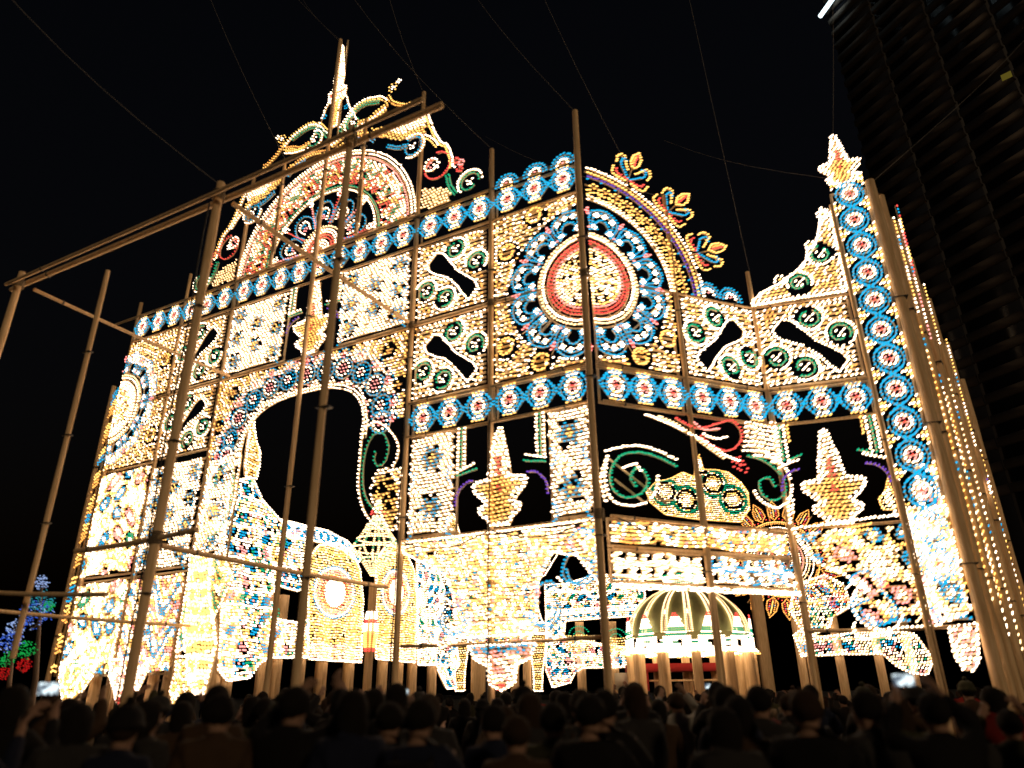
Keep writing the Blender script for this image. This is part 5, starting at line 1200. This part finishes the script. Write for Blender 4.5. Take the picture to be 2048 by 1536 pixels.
# ================================================================ high rise at the right
M_CON = mat_plain('concrete', (.20, .155, .12), .85, .3, .35)
M_CON2 = mat_plain('dark_facade', (.03, .024, .022), .6, .2, 1.5)
A = at_dist(1660, 50, 115.0); A[2] = 0
t = thing('high_rise', A, 'dark high rise with rows of balconies rising behind the slanting right wall', 'building')
BH, FLH, CW = 165.0, 3.05, 8.2
cols_ = []; q = A.copy()
for j, az_ in enumerate((156, 156, 156, 156, 135, 112, 100)):
    d_ = az_dir(az_); n_ = np.array([-d_[1], d_[0], 0.]); n_ = n_ if (EYEP - q) @ n_ > 0 else -n_
    cols_.append((q.copy(), d_, n_)); q = q + d_ * CW
M_GL = mat_plain('window_glass', (.02, .02, .025), .25, .1)
ctr_ = (A + q) / 2 + az_dir(50) * 14
for (c0_, d_, n_) in cols_:
    g = Geo(); g.box(c0_ + d_ * CW / 2 - n_ * 1.1 + [0, 0, BH / 2], d_ * CW / 2, n_ * .9, [0, 0, BH / 2]); g.build('wall_bay', [M_CON2], t)
    g = Geo(); g.box(c0_ + d_ * CW / 2 - n_ * .15 + [0, 0, BH / 2], d_ * (CW / 2 - .4), n_ * .02, [0, 0, BH / 2 - 2]); g.build('glazing', [M_GL], t)
    for k in range(8, 50):
        z = k * FLH; u0, u1 = .14, CW - .14; m_ = c0_ + d_ * (u0 + u1) / 2
        g = Geo(); g.box(m_ + n_ * .45 + [0, 0, z + .60], d_ * (u1 - u0) / 2, n_ * .06, [0, 0, .60])
        g.box(m_ + n_ * .13 + [0, 0, z + .08], d_ * (u1 - u0) / 2 * .995, n_ * .25, [0, 0, .10]); g.build('balcony', [M_CON], t)
g = Geo(); g.box(ctr_ + [0, 0, BH / 2], (9, 0, 0), (0, 9, 0), (0, 0, BH / 2 - 1)); g.build('tower_core', [M_CON2], t)
M_WIN = mat_lamp('lit_window', (.80, .62, .08), .10)
wd = ray(2013, 152); c0_, d_, n_ = cols_[4]; tt = ((c0_ - EYEP) @ n_) / (wd @ n_); X = EYEP + wd * tt
g = Geo(); g.box(X + n_ * .02, d_ * .6, n_ * .03, [0, 0, .5]); g.build('lit_window', [M_WIN], t)
LP0, LP1 = at_dist(1640, 33, 112.0), at_dist(1668, -6, 112.0)
t = thing('roof_lamp', LP0, 'bright bluish white strip lamp at the top edge beside the high rise', 'lamp')
g = Geo(); g.tube([LP0, LP1], .42, 0, 8); g.build('tube', [mat_lamp('cold_strip_lamp', (.75, .95, 1.0), 2.2)], t)
g = Geo(); g.bar(LP1, A + [0, 0, LP1[2] - 1], .15, .15); g.build('bracket', [M_METAL], t)

# ================================================================ small illuminated trees at the left
LM = [mat_plain('bark', (.08, .05, .03)), mat_lamp('blue_fairy_light', (.08, .20, 1.0), .55), mat_lamp('pale_fairy_light', (.40, .55, 1.0), .7), mat_lamp('green_fairy_light', (.02, .7, .12), .45), mat_lamp('red_fairy_light', (1., .02, .02), .4), mat_lamp('teal_fairy_light', (.05, .5, .6), .45)]
def fairy_tree(cpx, dist, blobs, lab):
    B = at_dist(cpx, 1390, dist); B[2] = 0; t = thing('illuminated_tree', B, lab, 'tree', 'small trees wrapped in coloured lights')
    tops = at_dist(*blobs[0][:2], dist)
    g = Geo(); g.tube([B, (B + tops) / 2 + [.1, 0, 0], tops], [.09, .06, .02], 0, 7); g.build('trunk', LM, t, smooth=True)
    for x, y, r, col, nm in blobs:
        c = at_dist(x, y, dist); R = r * .8 * dist / 1562; n = int(40 + 190 * (R * 2.5) ** 2); v = rng.normal(size=(n, 3)); v /= np.linalg.norm(v, axis=1, keepdims=True); v *= R * (.55 + .45 * rng.random((n, 1)))
        cc = np.where(rng.random(n) < .8, col, 2 if col in (1, 2) else col)
        g = Geo(); g.bulbs(c + v, [1, 0, -.5], cc, .06, .010, 1); g.build(nm, LM, t)
        g = Geo()
        for k in range(5): q = v[k] * .9; g.tube([c - [0, 0, R], c + q], .008, 0, 4)
        g.build('twigs', LM, t)
fairy_tree(78, 20, [(84, 1165, 16, 2, 'pale_ball'), (85, 1205, 28, 5, 'teal_crown'), (72, 1228, 34, 1, 'blue_crown'), (98, 1212, 12, 3, 'green_ball'), (55, 1298, 22, 3, 'green_bush'), (48, 1330, 16, 4, 'red_bush')], 'blue lit tree with a green and a red ball at its foot, left edge')
fairy_tree(18, 21, [(32, 1255, 20, 2, 'pale_ball'), (22, 1282, 26, 1, 'blue_crown'), (15, 1318, 16, 3, 'green_bush'), (8, 1346, 14, 4, 'red_bush')], 'smaller blue lit tree cut by the left picture edge')

# ================================================================ the crowd
def skin_mesh(name, verts, edges, radii, sub=1, root=0):
    me = bpy.data.meshes.new(name); me.from_pydata(verts, edges, []); o = bpy.data.objects.new('tmp', me); sc.collection.objects.link(o)
    sk = o.modifiers.new('s', 'SKIN'); sk.use_smooth_shade = True
    for i, r in enumerate(radii):
        r = (r, r) if np.isscalar(r) else r
        me.skin_vertices[0].data[i].radius = r; me.skin_vertices[0].data[i].use_root = (i == root)
    sb = o.modifiers.new('b', 'SUBSURF'); sb.levels = sub; sb.render_levels = sub
    dg = bpy.context.evaluated_depsgraph_get(); out = bpy.data.meshes.new_from_object(o.evaluated_get(dg)); out.name = name
    bpy.data.objects.remove(o); out.polygons.foreach_set('use_smooth', np.ones(len(out.polygons), bool)); return out
M_SKIN = mat_plain('skin', (.26, .15, .10), .65, .08)
M_HAIR = [mat_plain('black_hair', (.008, .006, .005), .9, .3, 30), mat_plain('brown_hair', (.025, .014, .008), .9, .3, 30)]
for m_ in M_HAIR: m_.node_tree.nodes['Principled BSDF'].inputs['Specular IOR Level'].default_value = .12
COATS = {'black': (.008, .007, .007), 'dark grey': (.024, .022, .021), 'brown': (.045, .026, .015), 'navy': (.010, .012, .024), 'beige': (.13, .095, .06), 'red': (.16, .016, .013), 'olive': (.03, .029, .015), 'white': (.24, .22, .19)}
M_COAT = {k: mat_plain(k.replace(' ', '_') + '_cloth', v, .85, .25, 9) for k, v in COATS.items()}
for m_ in list(M_COAT.values()) + [M_SKIN]: m_.node_tree.nodes['Principled BSDF'].inputs['Specular IOR Level'].default_value = .08
M_TROU = mat_plain('dark_trousers', (.02, .02, .025), .85, .2)
def human(variant):
    """facing +y, 1.60 m tall; arms by variant. returns body, coat, trousers, hair meshes"""
    rr = random.Random(variant * 13 + 5)
    sh = 1.32; hip = .84; lean = rr.uniform(-.02, .04)
    V, E, Rd = [], [], []
    def v(p, r, par=None):
        V.append(p); Rd.append(r); i = len(V) - 1
        if par is not None: E.append((par, i))
        return i
    pel = v((0, 0, hip + .05), .13); wa = v((0, lean * .5, 1.02), .115, pel); ch = v((0, lean, 1.20), (.15, .11), wa); ne = v((0, lean + .01, 1.35), .058, ch)
    n2 = v((0, lean + .02, 1.40), .055, ne); hd = v((0, lean + .03, 1.47), (.078, .085), n2); h2 = v((0, lean + .025, 1.545), (.07, .08), hd)
    v((0, lean + .125, 1.475), .012, hd); v((.083, lean + .02, 1.475), .012, hd); v((-.083, lean + .02, 1.475), .012, hd)   # nose and ears
    poses = {0: [((.24, .02, 1.06), (.23, .12, .84)), ((-.24, .02, 1.06), (-.23, .10, .83))],
             1: [((.25, .12, 1.12), (.10, .33, 1.42)), ((-.25, .12, 1.12), (-.08, .33, 1.42))],
             2: [((.27, .08, 1.10), (.16, .30, 1.22)), ((-.24, .02, 1.06), (-.24, .08, .83))],
             3: [((.30, .10, 1.38), (.18, .24, 1.62)), ((-.30, .08, 1.34), (-.12, .26, 1.58))]}[variant % 4]
    arms = []
    for s_, (el, wr) in zip((1, -1), poses):
        a = v((s_ * .17, lean, sh - .02), .062, ch); b = v(el, .045, a); c = v(wr, .030, b); d = np.array(wr) - np.array(el); d /= np.linalg.norm(d)
        palm = v(tuple(np.array(wr) + d * .05), (.034, .016), c); arms.append((tuple(V[a]), el, wr))
        side = np.cross(d, [0, 1, 0.2]); side /= np.linalg.norm(side)
        for f in range(4):      # four fingers and the thumb
            p0 = np.array(wr) + d * .085 + side * (f - 1.5) * .019; L = (.055, .068, .064, .048)[f]
            k1 = v(tuple(p0), .009, palm); k2 = v(tuple(p0 + d * L * .55 + np.array([0, .012, -.006])), .008, k1); v(tuple(p0 + d * L * .8 + np.array([0, .035, -.012])), .007, k2)
        p0 = np.array(wr) + d * .03 + side * .036 * s_; k1 = v(tuple(p0), .010, palm); v(tuple(p0 + d * .03 + side * .014 * s_ + np.array([0, .01, 0])), .009, k1)
    for s_ in (1, -1):
        a = v((s_ * .09, 0, hip - .06), .088, pel); b = v((s_ * .10, .015, .46), .058, a); c = v((s_ * .10, -.01, .10), .04, b); v((s_ * .11, .13, .035), .035, c)
    body = skin_mesh('body', V, E, Rd, 1)
    V, E, Rd = [], [], []
    a = v((0, lean + .01, 1.40), .072); a1 = v((0, lean, 1.34), .10, a); c1 = v((0, lean, 1.25), (.165, .125), a1); c2 = v((0, lean * .6, 1.08), (.175, .14), c1); c3 = v((0, 0, .90), (.185, .15), c2); c4 = v((0, 0, .74), (.20, .16), c3); v((0, 0, .58), (.205, .165), c4)
    for (p, el, wr) in arms:
        x = v((p[0] * 1.0, p[1], p[2] - .02), .088, c1); y = v(el, .068, x); w_ = np.array(el) + (np.array(wr) - np.array(el)) * .93; v(tuple(w_), .05, y)
    coat = skin_mesh('coat', V, E, Rd, 1)
    V, E, Rd = [], [], []
    a = v((0, 0, hip + .02), .12)
    for s_ in (1, -1): b = v((s_ * .095, 0, hip - .1), .10, a); c = v((s_ * .10, .015, .46), .075, b); v((s_ * .10, -.01, .07), .062, c)
    trou = skin_mesh('trousers', V, E, Rd, 1)
    long_ = variant in (1, 4, 6); r_ = np.random.default_rng(variant); nu, nv = 26, 16
    ph = r_.uniform(0, 6.28, 6); V = []
    for i in range(nv + 1):
        for j in range(nu):
            th = math.pi * i / nv; fi = 2 * math.pi * j / nu
            x, y, z = math.sin(th) * math.cos(fi), math.sin(th) * math.sin(fi), math.cos(th)
            k = 1 + .035 * math.sin(3 * fi + ph[0]) * math.sin(th) + .03 * math.sin(5 * fi + 4 * th + ph[1]) * math.sin(th) + r_.normal(0, .010) + .018 * math.sin(13 * fi + ph[2]) * math.sin(th) * (.4 + .6 * (z < .3))
            X, Y, Z = x * .098 * k, y * .112 * k, z * .118 * k
            if Y > .03 and Z < .035: Y = .03 + (Y - .03) * .15; X *= .9       # face stays free
            if Z < 0:
                back = max(0, min(1, (.06 - Y) / .12))
                Z *= (.75 + (1.35 if long_ else .0) * back)
                if long_ and Z < -.07: X *= 1.12; Y = Y * .7 - .03
                elif not long_: X *= 1 + .5 * Z; Y = Y * (1 + 1.2 * Z)
            V.append((X, lean + .015 + Y, 1.505 + Z))
    F = [(i * nu + j, i * nu + (j + 1) % nu, (i + 1) * nu + (j + 1) % nu, (i + 1) * nu + j) for i in range(nv) for j in range(nu)]
    hair = bpy.data.meshes.new('hair'); hair.from_pydata(V, [], F); hair.validate(); hair.polygons.foreach_set('use_smooth', np.ones(len(hair.polygons), bool))
    return body, coat, trou, hair, long_, arms
HUM = [human(k) for k in range(7)]
def hat_mesh(kind):
    V, F = [], []; n = 24
    prof = [(.0, 1.660), (.045, 1.655), (.082, 1.630), (.104, 1.590), (.112, 1.545), (.118, 1.540), (.122, 1.525), (.118, 1.505), (.108, 1.500)] if kind == 0 else [(.0, 1.640), (.06, 1.636), (.095, 1.610), (.108, 1.565), (.110, 1.545), (.150, 1.528), (.172, 1.512), (.165, 1.508), (.105, 1.530)]
    for r, z in prof:
        for j in range(n):
            a = 2 * math.pi * j / n; q = 1 + (.02 * (j % 2) if kind == 0 else 0); V.append((r * q * math.cos(a), .02 + r * q * 1.12 * math.sin(a), z))
    F = [(i * n + j, i * n + (j + 1) % n, (i + 1) * n + (j + 1) % n, (i + 1) * n + j) for i in range(len(prof) - 1) for j in range(n)]
    if kind == 0:
        b = len(V)
        for i in range(7):
            for j in range(10):
                th = math.pi * i / 6; a = 2 * math.pi * j / 10; V.append((.032 * math.sin(th) * math.cos(a), .02 + .032 * math.sin(th) * math.sin(a), 1.685 + .032 * math.cos(th)))
        F += [(b + i * 10 + j, b + i * 10 + (j + 1) % 10, b + (i + 1) * 10 + (j + 1) % 10, b + (i + 1) * 10 + j) for i in range(6) for j in range(10)]
    me = bpy.data.meshes.new('hat'); me.from_pydata(V, [], F); me.validate(); me.polygons.foreach_set('use_smooth', np.ones(len(me.polygons), bool)); me.materials.append(M_COAT['black']); return me
HATS = [hat_mesh(0), hat_mesh(1)]
HUMLEAN = [random.Random(k * 13 + 5).uniform(-.02, .04) for k in range(7)]
def bag_mesh():
    g = Geo()
    g.box((0, -.235, 1.08), (.135, 0, 0), (0, .075, 0), (0, 0, .19)); g.box((0, -.32, 1.0), (.10, 0, 0), (0, .025, 0), (0, 0, .09))
    for s_ in (1, -1): g.tube([(s_ * .10, -.16, 1.24), (s_ * .115, -.06, 1.35), (s_ * .12, .06, 1.33), (s_ * .13, .16, 1.18), (s_ * .15, .10, .98), (s_ * .11, -.18, .92)], .014, 0, 5)
    return g.mesh('backpack', [M_COAT['black']])
BAG = bag_mesh()
for b, c, t_, h, _, _ in HUM:
    for me, mm in ((b, M_SKIN), (c, M_COAT['black']), (t_, M_TROU), (h, M_HAIR[0])): me.materials.append(mm)
M_SCREEN = mat_lamp('phone_screen', (.72, .90, 1.0), 1.5)
_n, _l = M_SCREEN.node_tree.nodes, M_SCREEN.node_tree.links; _tc = _n.new('ShaderNodeTexCoord'); _nz = _n.new('ShaderNodeTexNoise'); _nz.inputs['Scale'].default_value = 26; _cr = _n.new('ShaderNodeValToRGB')
_cr.color_ramp.elements[0].position = .42; _cr.color_ramp.elements[0].color = (.05, .07, .10, 1); _cr.color_ramp.elements[1].position = .58; _cr.color_ramp.elements[1].color = (.8, .95, 1, 1)
_l.new(_tc.outputs['Object'], _nz.inputs[0]); _l.new(_nz.outputs['Fac'], _cr.inputs[0]); _l.new(_cr.outputs[0], [q for q in _n if q.type == 'EMISSION'][0].inputs['Color'])
M_CASE = mat_plain('phone_case', (.02, .02, .02), .4)
PR = random.Random(11); spots = []
def free(x, y, d):
    if any((x - a) ** 2 + (y - b) ** 2 < d * d for a, b in spots): return False
    for w, u, wo in ((W1, -4.42, NW), (W1, -1.55, NW), (W1, -10.25, NW)):
        p = w.pt(u, 0, wo)
        if (p[0] - x) ** 2 + (p[1] - y) ** 2 < .45 ** 2: return False
    for w, L in ((W1, 15.2), (W2, 4.2), (W3, 3.0), (W4, 9.6)):
        r = np.array([x, y, 0.]) - w.P; u = r @ w.e; o_ = r @ w.n
        lo, hi = (-L, 0) if w is W1 else (0, L)
        if lo - .4 < u < hi + .4 and abs(o_) < .45: return False
    return (x - DC[0]) ** 2 + (y - DC[1]) ** 2 > 3.2
def zone(px): return 'by thick pole' if px < 420 else 'by big arch' if px < 760 else 'by pale post' if px < 1080 else 'by corner post' if px < 1330 else 'by dome' if px < 1560 else 'below the right post'
def person(x, y, hgt, variant, coat, hair, rz, phone=False):
    b, c, t_, h, long_, arms = HUM[variant]; s_ = hgt / 1.60
    px = 1024 + F_PX * ((np.array([x, y, hgt]) - EYEP) @ RT) / ((np.array([x, y, hgt]) - EYEP) @ FW)
    dist = math.hypot(x, y); near = 'front row' if dist < 3.2 else ('second row' if dist < 4.6 else ('third row' if dist < 6.5 else ('middle rows' if dist < 9 else ('at the facade' if dist < 15 else 'inside'))))
    lab = f"person in {coat} coat, {'long' if long_ else 'short'} {hair} hair, {near} {zone(px)}"
    pose = variant % 4
    if pose in (1, 3): lab = lab.replace('person in', 'person, arms up,')
    if phone: lab = lab.replace('arms up', 'holding a phone')
    r = thing('person', (x, y, 0), lab, 'person', 'people in the crowd'); r.scale = (s_ * PR.uniform(.95, 1.08), s_ * PR.uniform(.95, 1.1), s_); r.rotation_euler = (0, 0, rz)
    for nm, me, mm in (('body', b, M_SKIN), ('coat', c, M_COAT[coat]), ('trousers', t_, M_TROU), ('hair', h, M_HAIR[0 if hair == 'black' else 1])):
        o = link(nm, me, r); o.material_slots[0].link = 'OBJECT'; o.material_slots[0].material = mm
    q_ = PR.random()
    if 6 < dist < 16 and q_ < .09 or dist < 16 and .21 < q_ < .25:
        k_ = 0; o = link('hat', HATS[k_], r); o.location = (0, HUMLEAN[variant], 0); hc = PR.choice(['brown', 'dark grey', 'olive', 'black', 'black']); o.material_slots[0].link = 'OBJECT'; o.material_slots[0].material = M_COAT[hc]
        r['label'] = lab.replace(f"{hair} hair", f"{hair} hair, {['bobble hat', 'brimmed hat'][k_]}")
    if dist < 16 and .26 < q_ < .45 and not long_:
        o = link('backpack', BAG, r); o.material_slots[0].link = 'OBJECT'; o.material_slots[0].material = M_COAT[PR.choice(['black', 'brown', 'dark grey', 'navy'])]
        r['label'] = ' '.join(lab.replace(f"{hair} hair", f"{hair} hair, backpack").replace('person, arms up,', 'person with arms up,').split()[:16])
    r['label'] = ' '.join(r['label'].replace(',', ' ,').replace(' ,', ',').split()[:16])
    spots.append((x, y)); return r
def phone_at(px, py, dist, tilt, size, lab):
    """lit phone held up by the person below it"""
    P = at_dist(px, py, dist)
    y0 = P[1] - .30; x0 = P[0]
    if not free(x0, y0, .3): pass
    hgt = min(1.74, max(1.5, P[2] / 1.60 * 1.60 / 1.0)) if False else 1.60 * P[2] / (1.46 if tilt == 1 else 1.70)
    hgt = min(1.72, max(1.46, hgt)); v_ = 1 if tilt == 1 else 3
    person(x0, y0, hgt, v_, 'black', 'black', 0, True)
    s_ = hgt / 1.6; wz = (1.42 if v_ == 1 else 1.62) * s_ + .10
    c = np.array([x0 + .01, y0 + .36 * s_, max(P[2], wz - .03)])
    t = thing('mobile_phone', c, lab, 'phone')
    g = Geo(); g.box(c, (size, 0, 0), (0, .004, 0), (0, 0, size * .56)); g.build('case', [M_CASE], t)
    g = Geo(); g.box(c + [0, -.006, 0], (size * .93, 0, 0), (0, .0015, 0), (0, 0, size * .50)); g.build('screen', [M_SCREEN], t)
phone_at(82, 1377, 7.0, 1, .085, 'bright bluish phone screen held up at the far left')
phone_at(803, 1384, 7.5, 1, .045, 'small lit phone screen under the rose windows')
phone_at(1812, 1360, 6.0, 3, .075, 'bright greenish white phone screen held up at the right')
phone_at(1262, 1392, 9.0, 1, .05, 'dim phone screen in front of the notice board')
phone_at(1420, 1372, 9.5, 1, .05, 'lit phone screen under the dome')
near_spots = [] and [(-.35, 2.9, 1.47), (.75, 3.0, 1.46), (1.75, 3.1, 1.52), (-1.5, 3.0, 1.52), (2.4, 3.4, 1.56), (.2, 3.6, 1.55), (1.25, 3.7, 1.54), (-2.2, 3.5, 1.56), (-.95, 3.6, 1.56)]
ck = list(COATS); cw = [11, 6, 4, 4, 1.2, .8, 2, .5]
for x, y, h_ in near_spots:
    if free(x, y, .42): person(x, y, h_, PR.choice([0, 2, 4]), PR.choice(['black', 'black', 'navy', 'dark grey', 'brown']), 'black', PR.uniform(-.25, .25))
n = 0; tries = 0
while n < 292 and tries < 40000:
    tries += 1
    y = 5.0 + 27.5 * PR.random() ** 1.8; az = PR.uniform(-37, 37); x = y * math.tan(math.radians(az))
    if not free(x, y, .41): continue
    if y < 3.6 and PR.random() < .3: continue
    hgt = min(1.73, max(1.46, PR.gauss(1.60, .06))); 
    if y < 5: hgt = min(hgt, 1.62)
    person(x, y, hgt, PR.choice([0, 0, 2, 4, 4, 6, 6, 0, 0, 2, 4, 1, 3]) if y > 4 else PR.choice([0, 2, 4, 6]), (PR.choices(ck, cw)[0] if y > 6 else PR.choice(['black', 'black', 'navy', 'dark grey', 'brown', 'olive'])), PR.choice(['black', 'black', 'brown']), PR.uniform(-.5, .5))
    n += 1
print('objects', len(sc.objects))
